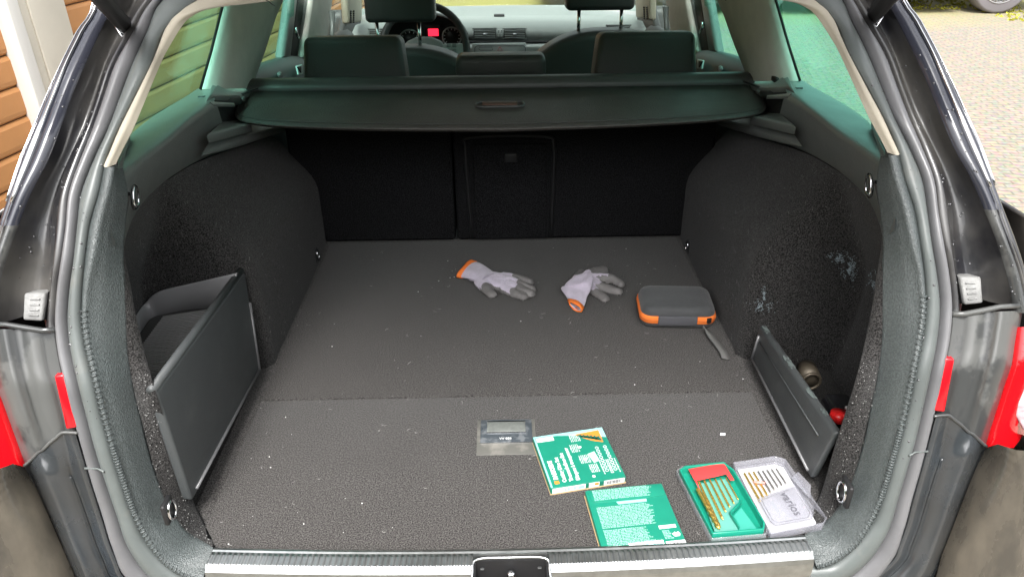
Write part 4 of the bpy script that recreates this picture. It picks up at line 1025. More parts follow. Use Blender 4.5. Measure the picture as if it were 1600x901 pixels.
# glove 1, left: back of the hand up, fingers to the right
g1 = [[(748, 430, .020, .030), (760, 433, .020, .030), (776, 438, .022, .036), (792, 443, .024, .037), (800, 446, .022, .033)],
      [(752, 440, .020, .019), (760, 451, .020, .0165), (769, 460, .017, .013)],
      [(792, 452, .020, .019), (805, 459, .020, .0155), (817, 463, .017, .014)],
      [(798, 448, .024, .017), (814, 455, .023, .0150), (829, 459, .018, .0130)],
      [(798, 443, .026, .016), (815, 449, .025, .0145), (831, 453, .020, .0125)],
      [(788, 434, .022, .015), (808, 437, .022, .0130), (827, 441, .018, .0125)]]
t1, bm1 = glove('work_glove', g1, 'left of the two lilac grey work gloves, lying flat with its cuff to the left', None, None)
tips = [[at(x, y, z=.01) for x, y, z, r in p] for p in g1[1:]]
def dark1(c, nr):
    for P in tips:
        for i in range(len(P)-1):
            d, tt = seg_d(c, P[i], P[i+1])
            if i >= len(P)-2 and tt > -.1 and d < .013+.003*noise.noise(c*50): return True
    return c.z < .0125+.003*noise.noise(c*70) and c.x > -.062
finish_glove(t1, bm1, dark1)
# glove 2
g2 = [[(899, 448, .024, .028), (906, 445, .026, .032), (914, 441, .028, .034), (922, 442, .024, .030)],
      [(897, 445, .024, .015), (903, 434, .023, .0135), (908, 427, .019, .0115)],
      [(914, 436, .028, .016), (927, 429, .026, .0135), (943, 423, .020, .0135)],
      [(924, 438, .026, .016), (945, 438, .026, .0145), (958, 439, .024, .0135), (969, 444, .018, .0130)],
      [(924, 446, .022, .016), (945, 451, .021, .0145), (966, 456, .018, .0130)],
      [(924, 452, .018, .014), (935, 459, .017, .0140), (945, 466, .015, .0130)]]
t2, bm2 = glove('work_glove', g2, 'right of the two lilac grey work gloves, cuff folded over towards the sill', None, None)
tips2 = [[at(x, y, z=.01) for x, y, z, r in p] for p in g2[1:]]
def dark2(c, nr):
    for j, P in enumerate(tips2):
        for i in range(len(P)-1):
            d, tt = seg_d(c, P[i], P[i+1])
            if d < .0135 and (i >= 1 or tt > .25) and (nr.z < .80 or i == len(P)-2): return True
    return c.z < .010
finish_glove(t2, bm2, dark2)
def cuff(t, cols_, hem_pts, zt, label=None):
    """cols_: two edges (left, right) as px lists from hand to hem; builds a flattened sleeve"""
    A, B = cols_
    A = cr([at(x, y, z=z) for x, y, z in A], 4); B = cr([at(x, y, z=z) for x, y, z in B], 4)
    rows_ = []
    for i, (a, b_) in enumerate(zip(A, B)):
        c = (a+b_)/2; h = (b_-a)/2; ring_ = []
        for k in range(20):
            t_ = 2*math.pi*k/20
            z = math.sin(t_)*(zt+.0012*math.sin(i*.9+k))
            ring_.append(c+h*math.cos(t_)+V((0, 0, z)))
        for p in ring_: p.z = max(p.z, .0012+.0004*math.sin(i))
        rows_.append(ring_)
    o = loft('cuff', rows_, M['knit'], t, closed=True, solid=.0018, offs=0)
    last, prev = rows_[-1], rows_[-3]
    hr = [prev, [(p+(p-q_)*.05) for p, q_ in zip(last, prev)], [p+(p-q_)*.35 for p, q_ in zip(last, prev)]]
    hr = [[(p-sum(r, V((0,0,0)))/len(r))*1.07+sum(r, V((0,0,0)))/len(r) for p in r] for r in hr]
    for r in hr:
        for p in r: p.z = max(p.z, .001)
    loft('hem', hr, M['orange'], t, closed=True, solid=.0024, offs=0)
cuff(t1, ([(752, 442, .013), (742, 438, .012), (728, 433, .011), (716, 431, .011)], [(775, 430, .015), (764, 421, .013), (751, 413, .012), (740, 409, .012)]), None, .011)
cuff(t2, ([(924, 430, .038), (905, 445, .034), (889, 447, .026), (877, 450, .016), (885, 462, .013), (890, 473, .011)], [(926, 437, .037), (925, 447, .030), (921, 456, .022), (917, 463, .017), (914, 474, .013), (909, 484, .010)]), None, .008)

# ================================================================== ZIP CASE
zc = at(1055, 480, z=0)
zl = at(1002, 481, z=.05); zr = at(1112, 483, z=.05)
zang = math.atan2(zr.y-zl.y, zr.x-zl.x)
ztl = at(1006, 446, z=.052); ztr = at(1108, 448, z=.052)
zo = (zl+zr+ztl+ztr)/4
Z = thing('zip_case', (zo.x, zo.y, 0), 'small charcoal hard zip case with orange zip edging by the right wall', 'case', rz=zang)
def rrect(w_, h_, r, n_=6):
    o = []
    for cx, cy, a0 in ((w_/2-r, h_/2-r, 0), (-w_/2+r, h_/2-r, 90), (-w_/2+r, -h_/2+r, 180), (w_/2-r, -h_/2+r, 270)):
        for k in range(n_+1):
            a = R(a0+90*k/n_); o.append((cx+r*math.cos(a), cy+r*math.sin(a)))
    return o
def shellz(nm, prof_, mt, par, W=.166, H=.118, r=.026, capt=True, capb=True):
    rows_ = []
    for d, z in prof_:
        rows_.append([V((x, y, z)) for x, y in rrect(W-2*d, H-2*d, max(.004, r-d*.6))])
    n_ = len(rows_[0]); vs = [p for r_ in rows_ for p in r_]; fs = []
    for i in range(len(rows_)-1):
        for j in range(n_): a = i*n_+j; b_ = i*n_+(j+1) % n_; fs.append((a, b_, b_+n_, a+n_))
    if capt: fs.append(tuple((len(rows_)-1)*n_+k for k in range(n_)))
    if capb: fs.append(tuple(range(n_-1, -1, -1)))
    return mesh(nm, vs, fs, mt, par, smooth=True, local=True)
shellz('lower_shell', [(.012, .001), (.005, .004), (.001, .012), (0, .019)], M['eva'], Z)
shellz('upper_shell', [(0, .031), (.001, .038), (.003, .045), (.006, .050), (.011, .0535), (.02, .0555), (.04, .0565)], M['eva'], Z)
zt_ = shellz('zip_tape', [(.0015, .0145), (-.0012, .017), (-.0018, .025), (-.0012, .033), (.0015, .0355)], M['orange'], Z, capt=False, capb=False)
shellz('zip_teeth', [(-.0014, .0240), (-.0028, .0245), (-.0028, .0255), (-.0014, .0260)], mat('zip_teeth', (.65, .16, .03), .6, bump=1, bscale=1200), zt_, capt=False, capb=False)
# grey front panel over the tape
fp = [(x, -.0620) for x in (-.045, -.02, .0, .02, .038)]
mesh('hinge_panel', *prism([V((-.046, -.0634, .036)), V((.040, -.0634, .037)), V((.040, -.0634, .0145)), V((-.046, -.0634, .0135))], (0, .006, 0)), M['evatape'], Z, bev=.0012, local=True)
box('zip_slider', (.066, -.060, .027), (.010, .006, .012), M['black'], Z, rot=Matrix.Rotation(R(35), 3, 'Z'), bev=.001, local=True)
inv = wmat(Z).inverted()
stp = cr([inv @ at(1098, 510, z=.022), inv @ at(1106, 519, z=.010), inv @ at(1117, 533, z=.006), inv @ at(1129, 549, z=.006), inv @ at(1134, 561, z=.003)], 5)
wd_ = [lerp(.003, .0095, min(1, i/8)) for i in range(len(stp))]
rl = []
for i, p in enumerate(stp):
    d = (stp[min(i+1, len(stp)-1)]-stp[max(0, i-1)]).normalized(); sd_ = V((-d.y, d.x, 0)).normalized(); sd_ = (sd_+V((0, 0, -.25))).normalized()
    rl.append([p-sd_*wd_[i], p, p+sd_*wd_[i]])
loft('wrist_strap', rl, M['strap'], Z, local=True, solid=.0022)
# NOTE front of case faces -y in local space (towards the sill)

# ================================================================== CARDBOARD BOXES (cutting discs)
def cbox(name, TL, TR, BL, zt, label):
    TL, TR, BL = [at(*p, z=zt) for p in (TL, TR, BL)]
    ex = (TR-TL); W = ex.length; a = math.atan2(ex.y, ex.x); H = (BL-TL).length
    o = V((TL.x, TL.y, 0)); t = thing(name, o, label, 'box', rz=a)
    return t, W, H
B1, W1, H1 = cbox('cardboard_box', (832, 683), (941, 667), (860, 764), .014, 'flat green cardboard box with white lettering and orange corner picture, next to the floor handle')
def flatq(x0, y0, x1, y1, z, mt, par, nm='printed_panel', th=.0003):
    return mesh(nm, *boxdat(((x0+x1)/2, (y0+y1)/2, z), (abs(x1-x0), abs(y1-y0), th)), mt, par, local=True)
H1 = .131; W1 = .1305; T1 = .0145
carton = box('carton', (W1/2, -H1/2, T1/2), (W1, H1, T1-.001), M['greenside'], B1, local=True, bev=.0012)
box('carton_base', (W1/2, -H1/2, .0012), (W1+.001, H1+.001, .0022), M['card'], B1, local=True)
flatq(.0006, -.0006, W1-.0006, -H1+.0006, T1-.0003, M['green'], B1, 'printed_face')
ZT = T1+.0001
# pale blue edge + window triangle
mesh('printed_panel', *prism([V((.001, -.001, ZT)), V((W1-.001, -.001, ZT)), V((W1-.001, -.028, ZT)), V((W1-.018, -.022, ZT)), V((.095, -.016, ZT)), V((.045, -.006, ZT)), V((.030, -.0045, ZT)), V((.004, -.0045, ZT)), V((.004, -H1+.001, ZT)), V((.001, -H1+.001, ZT))], (0, 0, .0003)), M['palegreen'], B1, local=True)
mesh('printed_picture', *prism([V((.075, -.010, ZT+.0004)), V((.121, -.007, ZT+.0004)), V((.120, -.040, ZT+.0004)), V((.105, -.034, ZT+.0004)), V((.090, -.024, ZT+.0004))], (0, 0, .0003)), M['orangep'], B1, local=True)
for k in range(6):
    x = .078+k*.006
    mesh('printed_picture', *prism([V((x, -.0135-k*.003, ZT+.0008)), V((x+.008, -.012-k*.002, ZT+.0008)), V((x+.012, -.022-k*.0028, ZT+.0008)), V((x+.006, -.020-k*.003, ZT+.0008))], (0, 0, .0002)), M['inkgreen'], B1, local=True)
flatq(.005, -.006, .036, -.0165, ZT+.0002, M['white'], B1)
text('CI  1418 II', .0062, Matrix.Translation((.007, -.0135, ZT+.0005)), M['ink'], B1)
def vt(s_, size, x, y, mt=M['white'], z=ZT+.0002, bold=.0): # text running away from the sill, rotated 90 deg
    text(s_, size, Matrix.Translation((x, y, z)) @ Matrix.Rotation(R(90), 4, 'Z'), mt, B1, bold=bold)
vt('PARKSIDE', .0105, .0175, -.113, bold=.0004)
mesh('orange_mark', *boxdat((.0135, -.120, ZT+.0002), (.008, .007, .0003)), M['orangep'], B1, local=True)
vt('Cutting Disc Set', .0092, .030, -.122, bold=.0003); vt('Trennscheiben-Set', .0092, .0415, -.122, bold=.0003); vt('Disques à tronçonner', .0092, .053, -.122, bold=.0003)
for x, y0, n_ in ((.060, -.055, 5), (.068, -.085, 6), (.079, -.110, 5), (.066, -.028, 6)):
    for k in range(n_): vt('Ø 125 x 22,2 mm' if k % 2 else 'max. 12200 min-1', .0028, x+k*.0032, y0)
mesh('printed_symbol', *prism([V((.084, -.064, ZT+.0002)), V((.097, -.060, ZT+.0002)), V((.099, -.084, ZT+.0002)), V((.088, -.088, ZT+.0002))], (0, 0, .0003)), M['whitegreen'], B1, local=True)
for cx in (.104, .119):
    for k in range(8):
        y = -.052-k*.0082
        tube('printed_symbol', [V((cx+.003*math.cos(a), y+.003*math.sin(a), ZT)) for a in [2*math.pi*j/8 for j in range(8)]], .0005, M['white'], B1, seg=4, closed=True, local=True)
    for off in (-.0065, .0055): vt('ab cd ef gh ij kl mn op qr', .0034, cx+off+.0015, -.118)
for cx, cy in ((.0755, -.076), (.0755, -.044), (.078, -.119)): mesh('printed_symbol', *prism([V((cx+.0028*math.cos(a), cy+.0028*math.sin(a), ZT)) for a in [2*math.pi*j/10 for j in range(10)]], (0, 0, .0003)), M['white'], B1, local=True)
# front edge print
yf = -H1-.0003
def fq(x0, x1, z0, z1, mt, par=B1, y=yf): return mesh('printed_panel', *boxdat(((x0+x1)/2, y, (z0+z1)/2), (x1-x0, .0004, z1-z0)), mt, par, local=True)
fq(.003, .060, .003, .0125, M['white']); fq(.024, .058, .0045, .0108, M['palegreen'], y=yf-.0004); fq(.066, .084, .003, .0125, M['white']); fq(.076, .083, .007, .0118, M['orangep'], y=yf-.0004); fq(.092, .128, .003, .0125, M['white'])
for k in range(22):
    x = .096+k*.0014; fq(x, x+random.choice((.0004, .0008)), .0045, .0115, M['ink'], y=yf-.0004)
tube('printed_symbol', [V((.011+.0032*math.cos(a), yf-.0004, .0078+.0032*math.sin(a))) for a in [2*math.pi*j/14 for j in range(14)]], .0004, M['ink'], B1, seg=4, closed=True, local=True)
text('8  CO  20', .005, Matrix.Translation((.027, yf-.0008, .006)) @ Matrix.Rotation(R(90), 4, 'X'), M['white'], B1)

B2, W2, H2 = cbox('cardboard_box', (914, 767), (1034, 755), (935, 859), .012, 'flat green cardboard box lying back side up, covered in small print, against the steel sill')
W2, H2, T2 = .130, .130, .0125
box('carton', (W2/2, -H2/2, T2/2), (W2, H2, T2-.001), M['greenside'], B2, local=True, bev=.001)
box('carton_base', (W2/2-.0004, -H2/2, .001), (W2+.001, H2+.001, .0018), M['card'], B2, local=True)
flatq(.0005, -.0005, W2-.0005, -H2+.0005, T2-.0003, M['green'], B2, 'printed_face'); Z2 = T2+.0001
mesh('tuck_flap', *prism([V((.002, -.0005, Z2)), V((W2-.002, -.0005, Z2)), V((W2-.002, -.026, Z2)), V((.10, -.029, Z2)), V((.085, -.030, Z2)), V((.040, -.030, Z2)), V((.008, -.028, Z2))], (0, 0, .0009)), M['green'], B2, local=True, bev=.0002)
mesh('flap_edge_strip', *prism([V((.045, -.0305, Z2)), V((.095, -.0305, Z2)), V((.094, -.0365, Z2)), V((.047, -.0365, Z2))], (0, 0, .0006)), M['palegreen'], B2, local=True)  # pale strip beside the tuck flap
words = ['Trennen', 'cutting', 'disc', 'mm', 'avec', 'pour', 'die', 'und', 'nicht', 'use', 'only', 'metal', 'steel', 'acier', 'schijf', 'max', 'Ø125', 'met', 'voor', 'z', 'na', 'do', 'non', 'per', 'con', 'de', 'la', 'sur', 'Stahl', 'inox', 'dry', 'wet']
def textblock(x0, y0, x1, y1, size, lead, par, z, rag=.012):
    y = y0; lines = []
    while y > y1:
        s_ = ''; target = (x1-x0-random.uniform(0, rag))/(size*.5)
        while len(s_) < target: s_ += random.choice(words)+' '
        lines.append((s_[:int(target)], y)); y -= lead
    allm = bmesh.new()
    for s_, yy in lines:
        cu = bpy.data.curves.new('t', 'FONT'); cu.body = s_; cu.size = size; cu.extrude = 0; cu.resolution_u = 1; cu.offset = .00006
        o = bpy.data.objects.new('t', cu); me = bake(o); bpy.data.objects.remove(o)
        me.transform(Matrix.Translation((x0, yy, z))); allm.from_mesh(me); bpy.data.meshes.remove(me)
    me = bpy.data.meshes.new('small_print'); allm.to_mesh(me); me.materials.append(M['whitegreen'])
    t = bpy.data.objects.new('small_print', me); COL.objects.link(t); t.parent = par
textblock(.011, -.004, W2-.006, -.025, .0036, .0029, B2, Z2+.0011, .004)
textblock(.010, -.041, W2-.010, -.086, .0036, .0030, B2, Z2+.0003)
textblock(.010, -.089, .094, -.121, .0036, .0030, B2, Z2+.0003, .004)
textblock(.100, -.101, .118, -.118, .0036, .0030, B2, Z2+.0003, .006)
flatq(.097, -.089, .124, -.0955, Z2+.0003, M['white'], B2)
flatq(.042, -.117, .096, -H2+.001, Z2+.0003, M['white'], B2); flatq(.062, -.119, .094, -H2+.0025, Z2+.0006, M['palegreen'], B2); flatq(.099, -.121, W2-.001, -H2+.001, Z2+.0003, M['white'], B2)
text('CI 1418 II', .0052, Matrix.Translation((.101, -.1275, Z2+.0006)), M['ink'], B2); text('8  CO  20', .0055, Matrix.Translation((.065, -.1265, Z2+.0009)), M['white'], B2)
mesh('printed_symbol', *prism([V((x, y, Z2+.0003)) for x, y in ((.113, -.107), (.117, -.106), (.118, -.1035), (.120, -.106), (.124, -.104), (.126, -.109), (.124, -.113), (.116, -.113))], (0, 0, .0003)), M['white'], B2, local=True)

# ================================================================== DRILL CASE
D0 = at(1111, 848, z=.006); D1 = at(1064, 730, z=.012)
Dx = at(1196, 841, z=.006)
ang = math.atan2((D1-D0).y, (D1-D0).x)-R(90)
ang = math.atan2((Dx-D0).y, (Dx-D0).x)
DC = thing('drill_bit_case', (D0.x, D0.y, 0), 'open drill bit case with green tray and clear lid at the right of the sill', 'case', rz=ang)
iD = wmat(DC).inverted()
def dl(px, py, z=.010): p = iD @ at(px, py, z=z); return V((p.x, p.y, 0))
hull = [dl(1111, 848, .004), dl(1196, 841, .004), dl(1199, 826, .010), dl(1147, 734, .012), dl(1130, 722, .012), dl(1065, 729, .012), dl(1056, 738, .008)]
def up_(pl, z): return [V((p.x, p.y, z)) for p in pl]
def inset_(pl, d):
    c = sum(pl, V())/len(pl); return [p+(c-p).normalized()*d for p in pl]
def walls(nm, pl, z0, z1, th, mt, par, zo_=0, floor=True, bev=.001):
    A, B = up_(pl, z0), up_(pl, z1); C_ = up_(inset_(pl, th), z1); D_ = up_(inset_(pl, th), z0+.0015)
    rows_ = [A, B, C_, D_]; n_ = len(pl); vs = [p for r_ in rows_ for p in r_]; fs = []
    for i in range(3):
        for j in range(n_): a = i*n_+j; b_ = i*n_+(j+1) % n_; fs.append((a, b_, b_+n_, a+n_))
    if floor: fs += [tuple(range(n_-1, -1, -1)), tuple(3*n_+k for k in range(n_))]
    return mesh(nm, vs, fs, mt, par, local=True, bev=bev)
walls('clear_base', hull, .001, .014, .0018, M['plastic_clear'], DC)
tray = inset_(hull, .0055)
tr_o = walls('green_tray', tray, .003, .019, .004, M['tray'], DC, bev=.0008)
# frame inside tray: u along width (0..1), v from bottom(sill) to top
def T(u, v, z):
    a = tray[0].lerp(tray[1], u); top_ = tray[5].lerp(tray[4]+V((.006, .004, 0)), u); p = a.lerp(top_, v); return V((p.x, p.y, z))
mesh('red_panel', *prism([T(.06, .95, .0165), T(.92, .97, .0165), T(.95, .70, .0165), T(.86, .70, .0165), T(.84, .80, .0165), T(.14, .76, .0165), T(.12, .62, .0165)], (0, 0, .0012)), M['redp'], tr_o, local=True, bev=.0004)
mesh('drill_bed', *prism([T(.10, .06, .0085), T(.56, .05, .0085), T(.54, .30, .0085), T(.86, .42, .0085), T(.84, .78, .0085), T(.14, .76, .0085)], (0, 0, .0015)), mat('pale_bed', (.11, .33, .28), .4), tr_o, local=True)
mesh('divider', *prism([T(.52, .28, .009), T(.86, .42, .009), T(.87, .395, .009), T(.53, .255, .009)], (0, 0, .008)), M['traydark'], tr_o, local=True, bev=.0006)
mesh('divider', *prism([T(.56, .08, .009), T(.52, .28, .009), T(.55, .28, .009), T(.59, .08, .009)], (0, 0, .008)), M['traydark'], tr_o, local=True, bev=.0006)
mesh('well', *prism([T(.6, .08, .0055), T(.95, .08, .0055), T(.86, .38, .0055), T(.56, .25, .0055)], (0, 0, .001)), mat('pale_green_well', (.05, .33, .26), .3), tr_o, local=True)
def drillmesh(L__, r, tw=True):
    mb_ = MB(); n_ = 34; rows_ = []
    for i in range(n_+1):
        t_ = i/n_; z = t_*L__
        if t_ < .40: ring_ = [(r*.8*math.cos(a), r*.8*math.sin(a)) for a in [2*math.pi*k/10 for k in range(10)]]
        else:
            tap = 1 if t_ < .95 else 1-(t_-.95)/.05*.8
            ph = (t_-.4)*L__/(r*5.2)*2*math.pi
            ring_ = []
            for k in range(10):
                a = 2*math.pi*k/10; rr_ = r*tap*(.62+.42*abs(math.cos(a)))
                ring_.append((rr_*math.cos(a+ph), rr_*math.sin(a+ph)))
        rows_.append([V((x, z, y)) for x, y in ring_])
    vs = [p for r_ in rows_ for p in r_]; fs = [(i*10+j, i*10+(j+1) % 10, (i+1)*10+(j+1) % 10, (i+1)*10+j) for i in range(n_) for j in range(10)]
    fs += [tuple(range(9, -1, -1)), tuple(n_*10+k for k in range(10))]
    return vs, fs
ordn = ['leftmost', 'second from left', 'third from left', 'fourth from left', 'fifth from left', 'rightmost']
RD = wmat(DC)
def place_drill(base, tip, r, mt, label, group, cat='drill bit'):
    L__ = (tip-base).length; vs, fs = drillmesh(L__, r)
    o = mesh('drill_bit', vs, fs, mt, None, smooth=True)
    d = (RD.to_3x3() @ (tip-base)).normalized(); b_ = RD @ base
    yv = d; zv = V((0, 0, 1)); xv = yv.cross(zv).normalized(); zv = xv.cross(yv)
    o.matrix_world = Matrix.Translation(b_) @ Matrix((xv, yv, zv)).transposed().to_4x4()
    tag(o, label, cat, group); return o
for k in range(6):
    u = .20+k*.125; u2 = .36+k*.095 if False else u+.10
    v1 = [.10, .20, .30, .36, .40, .45][k]
    place_drill(T(u, .78, .0125), T(min(.92, u+.02), v1, .0125), [.0026, .0024, .0021, .0019, .0016, .0014][k], M['gold'], f'{ordn[k]} of the six slim gold drill bits in the green tray', 'slim gold drill bits in the green tray')
place_drill(T(.10, .66, .0135), T(.19, .08, .0135), .0045, M['gold'], 'thick gold drill bit along the left edge of the green tray', None)
# hinge + lid
lid = [dl(1203, 841, .004), dl(1285, 824, .006), dl(1291, 814, .008), dl(1227, 719, .012), dl(1211, 714, .012), dl(1145, 724, .012), dl(1150, 740, .012)]
ld = walls('clear_lid', lid, .001, .016, .0022, M['plastic_lid'], DC, bev=.001)
li = inset_(lid, .009)
mesh('lid_insert', *prism(up_(inset_([lid[0], lid[1], lid[3], lid[4], lid[5]], .010), .0035), (0, 0, .0012)), M['label'], ld, local=True)
def Ld(u, v, z):
    a = lid[0].lerp(lid[1], u); t_ = lid[5].lerp(lid[4]+V((.006, 0, 0)), u); p = a.lerp(t_, v); return V((p.x, p.y, z))
mesh('raised_panel', *prism([Ld(.16, .08, .0145), Ld(.84, .08, .0145), Ld(.93, .14, .0145), Ld(.93, .54, .0145), Ld(.10, .44, .0145), Ld(.10, .14, .0145)], (0, 0, .0012)), M['plastic_lid'], ld, local=True, bev=.0005)
tm = Matrix.Translation(Ld(.55, .47, .0162)) @ Matrix.Rotation(R(-84), 4, 'Z')
text('varios', .021, tm, mat('embossed_grey', (.12, .12, .14), .5), ld, ext=.0005)
rpz = [Ld(.16, .08, .0160), Ld(.84, .08, .0160), Ld(.93, .14, .0160), Ld(.93, .54, .0160), Ld(.10, .44, .0160), Ld(.10, .14, .0160)]
tube('panel_line', rpz, .0005, mat('grey_line', (.18, .18, .2), .5), ld, seg=4, closed=True, local=True)
tube('panel_line', [p+(Ld(.52, .3, .016)-p)*.12 for p in rpz], .0004, M['evatape'], ld, seg=4, closed=True, local=True)
tabp = [dl(1236, 746, .010), dl(1247, 737, .010), dl(1267, 758, .010), dl(1266, 778, .010), dl(1258, 772, .010)]
mesh('lid_tab', *prism(up_(tabp, .010), (0, 0, .0018)), M['plastic_lid'], ld, local=True, bev=.0006)
for k in range(3):
    v = .25+k*.23
    a = hull[2].lerp(hull[3], v); b_ = lid[0].lerp(lid[6], v+.02); d = (hull[3]-hull[2])*.07
    mesh('hinge', *prism(up_([a-d, a+d, b_+d, b_-d], .009), (0, 0, .0016)), M['tray'] if k != 1 else M['plastic_lid'], ld, local=True, bev=.0004)
    
lidn = ['first', 'second', 'third', 'fourth', 'fifth', 'sixth', 'seventh', 'eighth']
for k in range(8):
    u = .15+k*.098
    v1 = [.44, .47, .50, .53, .56, .58, .60, .62][k]
    place_drill(Ld(u, .86, .0085), Ld(u+.01, v1, .0085), .0020-.00012*k, M['gold'] if k < 3 else M['steeldrill'], f'{lidn[k]} from the tray of the eight drill bits seen through the clear lid', 'drill bits under the clear lid')
tube('red_sleeve', [Ld(.22, .70, .012), Ld(.42, .66, .012)], .0022, mat('faded_red', (.75, .30, .27), .5), ld, seg=6, local=True)

# ================================================================== POCKET CONTENTS (right)
c = at(1268, 587, z=.10)
jk = thing('metal_canister', c, 'dull brass coloured round canister half hidden behind the right pocket flap', 'canister')
pc_ = at(1264, 584, x=.545)
jd = V((.3, 1, -.1)).normalized()
tube('canister_body', [pc_+V((.005, .0, -.012)), pc_+V((.010, .035, -.014))], .019, M['brass'], jk, seg=24, bev=0)
tube('canister_rim', [pc_+V((.004, -.006, -.012))+V((.0165*math.cos(a), 0, .0165*math.sin(a))) for a in [2*math.pi*k/20 for k in range(20)]], .003, M['brass'], jk, seg=8, closed=True)
tk = at(1316, 640, x=.565)
tl_ = thing('tool', tk+V((0, 0, -.05)), 'black hand tool with a red button poking out of the right pocket', 'tool')
rbox('tool_body', tk+V((.015, .02, -.055)), (.05, .09, .09), .012, M['blackgloss'], tl_)
tube('red_button', [tk+V((-.008, -.01, -.012)), tk+V((-.008, -.008, .002))], [.016, .014], mat('red_button', (.8, .02, .02), .3), tl_, seg=18)
tube('wire_guard', [tk+V((.0, -.01, .012)), tk+V((.03, .0, .006)), tk+V((.045, .01, -.02))], .003, M['silver'], tl_, seg=6)

# ================================================================== SMALL THINGS ON THE CARPET
pp = at(1129, 679, z=.001)
tag(mesh('paper_scrap', *prism([pp+V((-.005, -.001, 0)), pp+V((.004, -.003, .001)), pp+V((.005, .001, .002)), pp+V((-.003, .003, .001))], (0, 0, .0015)), M['white']), 'tiny torn white paper scrap on the carpet above the drill case', 'paper')
def lint(nm, N, region, mt, rl, rr, label, zf=lambda x, y: .0006):
    mb_ = MB()
    for k in range(N):
        x, y = region(); a = random.uniform(0, 6.28); l = random.uniform(*rl); c = random.uniform(-1, 1)*1.2
        p = V((x, y, zf(x, y))); pts = []
        for i in range(4):
            pts.append(p.copy()); p = p+V((math.cos(a), math.sin(a), random.uniform(-.15, .3)))*l/3; a += c
        for q_ in pts: q_.z = max(q_.z, zf(x, y))
        mb_.add(*tubedat(pts, rr*random.uniform(.5, 1.4), 3, cap=False))
    return tag(mb_.out(nm, mt), label, 'lint', kind='stuff')
fl = lambda: (random.uniform(-.48, .48), .83+random.random()**1.1*1.06)
lint('carpet_fluff', 11000, fl, mat('grey_fibre', (.13, .125, .12), .9), (.002, .007), .00014, 'fine grey fibres standing in the boot carpet')
lint('white_lint', 110, fl, mat('off_white_lint', (.45, .44, .42), .9), (.003, .012), .00022, 'white lint and crumbs scattered over the boot carpet')
def crumbs():
    mb_ = MB()
    for k in range(70):
        x, y = fl()
        if random.random() < .35: x, y = random.choice(((-.46, 1.0), (-.45, .9), (-.40, 1.05), (.33, 1.65), (-.28, .90), (.45, 1.0), (-.1, 1.7), (-.2, 1.35)))[0:2]; x += random.gauss(0, .03); y += random.gauss(0, .04)
        if not (-.48 < x < .48 and .83 < y < 1.88): continue
        r = random.choice((.0004, .0005, .0006, .0010)); mb_.box((x, y, r*.6), (r*2, r*1.4, r), Matrix.Rotation(random.uniform(0, 3), 3, 'Z'))
    tag(mb_.out('crumbs', M['chalk']), 'pale crumbs lying on the boot carpet', 'crumbs', kind='stuff')
crumbs()
def lipcr():
    mb_ = MB()
    for k in range(260):
        i = random.randrange(int(len(la)*.5), len(la)-2); t = random.random(); u_ = random.random(); s = random.choice((1, 1, -1))
        p = mir(la[i].lerp(lb[i], t).lerp(la[i+1].lerp(lb[i+1], t), u_), s); r = random.uniform(.0003, .0008)
        mb_.box(p+V((0, -.003, .001)), (r*2, r*1.5, r*1.5), Matrix.Rotation(random.uniform(0, 3), 3, 'Z'))
    for k in range(500):      # fluff on the side walls
        s = random.choice((1, -1)); j = random.randrange(len(wallrows)-1); i = random.randrange(len(wallrows[0])-1)
        p = wallrows[j][i].lerp(wallrows[j+1][i], random.random()).lerp(wallrows[j][i+1].lerp(wallrows[j+1][i+1], random.random()), random.random()); p = mir(p+V((.001, 0, 0)), s); a = random.uniform(0, 6.28); l = random.uniform(.003, .010)
        mb_.add(*tubedat([p, p+V((.001*s, math.cos(a)*l, math.sin(a)*l))], .00018, 3, cap=False))
    tag(mb_.out('side_lint', mat('dull_lint', (.22, .22, .215), .9)), 'pale specks caught in the side carpet', 'lint', kind='stuff')
lipcr()
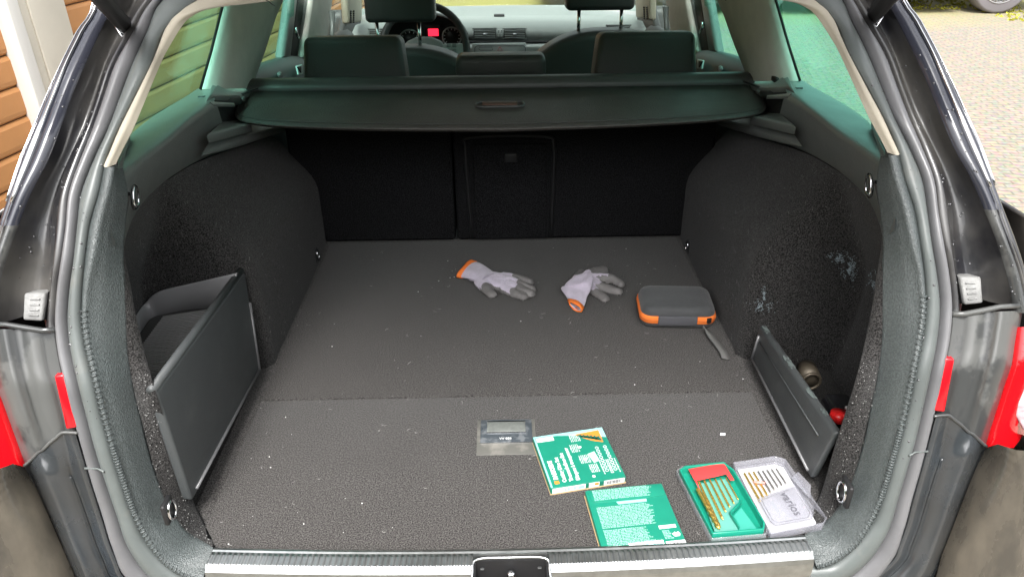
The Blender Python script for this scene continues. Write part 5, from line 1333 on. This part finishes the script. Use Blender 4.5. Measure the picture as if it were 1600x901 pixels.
# chalky smears on the right side carpet, built as matted fibre tufts
from mathutils.bvhtree import BVHTree
nW = len(wallrows[0]); wv = [mir(p, -1) for r in wallrows for p in r]
wf = [(i*nW+j, i*nW+j+1, (i+1)*nW+j+1, (i+1)*nW+j) for i in range(len(wallrows)-1) for j in range(nW-1)]
WT = BVHTree.FromPolygons(wv, wf)
sm_ = MB()
for px, py, sx_, sy_, N in ((1328, 418, 6, 9, 300), (1312, 405, 8, 3, 140), (1305, 400, 6, 2.5, 90), (1366, 443, 4, 8, 150), (1190, 478, 8, 4, 170), (1194, 464, 1.5, 9, 70), (1325, 425, 2, 8, 120)):
    for k in range(N):
        x, y = px+random.gauss(0, sx_), py+random.gauss(0, sy_)
        if noise.noise(V((x*.11, y*.11, 2))) < -.12: continue
        d = (at(x, y, y=1.0)-CAM).normalized(); h = WT.ray_cast(CAM, d)
        if h[0] is None: continue
        n_ = h[1] if h[1].dot(d) < 0 else -h[1]; p = h[0]+n_*.0009; t_ = n_.orthogonal().normalized(); b_ = n_.cross(t_); a = random.uniform(0, 6.28); l = random.uniform(.0008, .003)
        sm_.add(*tubedat([p, p+(t_*math.cos(a)+b_*math.sin(a))*l], .0004, 3, cap=False))
tag(sm_.out('paint_smear', mat('pale_blue_smear', (.27, .33, .36), .9)), 'pale blue white smears on the carpet of the right side wall', 'stain', kind='stuff')
# water drops on the paint and the seal
mb = MB()
def dome(p, r, nrm):
    t = nrm.orthogonal().normalized(); b_ = nrm.cross(t); vs = []; fs = []
    for i, (a, h) in enumerate(((1, 0), (.8, .45), (.4, .7))):
        for k in range(8):
            an = 2*math.pi*k/8; vs.append(p+t*math.cos(an)*r*a+b_*math.sin(an)*r*a+nrm*r*h)
    vs.append(p+nrm*r*.78)
    for i in range(2):
        for k in range(8): fs.append((i*8+k, i*8+(k+1) % 8, (i+1)*8+(k+1) % 8, (i+1)*8+k))
    for k in range(8): fs.append((16+k, 16+(k+1) % 8, 24))
    mb.add(vs, fs)
for k in range(260):
    s = random.choice((1, -1)); sec = random.choice((psec, psec, sealsec, fsec))
    j = random.randrange(1, len(sec)-2); i = random.randrange(22, len(sec[0])-3) if sec is not sealsec else random.randrange(24, 75)
    A, B, C_ = sec[j][i], sec[j+1][i], sec[j][i+1]
    nr = (B-A).cross(C_-A)
    if nr.length == 0: continue
    nr.normalize(); nr = nr if nr.y < 0 else -nr
    p = A+(B-A)*random.random()+(C_-A)*random.random()
    dome(mir(p, s), random.choice((.0007, .0009, .0012, .0018)), mir(nr, s))
o = mb.out('water_drops', mat('water_drop', (.05, .05, .055), .03, coat=1, spec=1), smooth=True)
tag(o, 'small rain drops beading on the black paint and door seal', 'water drops', kind='stuff')

bpy.data.scenes.remove(TS)
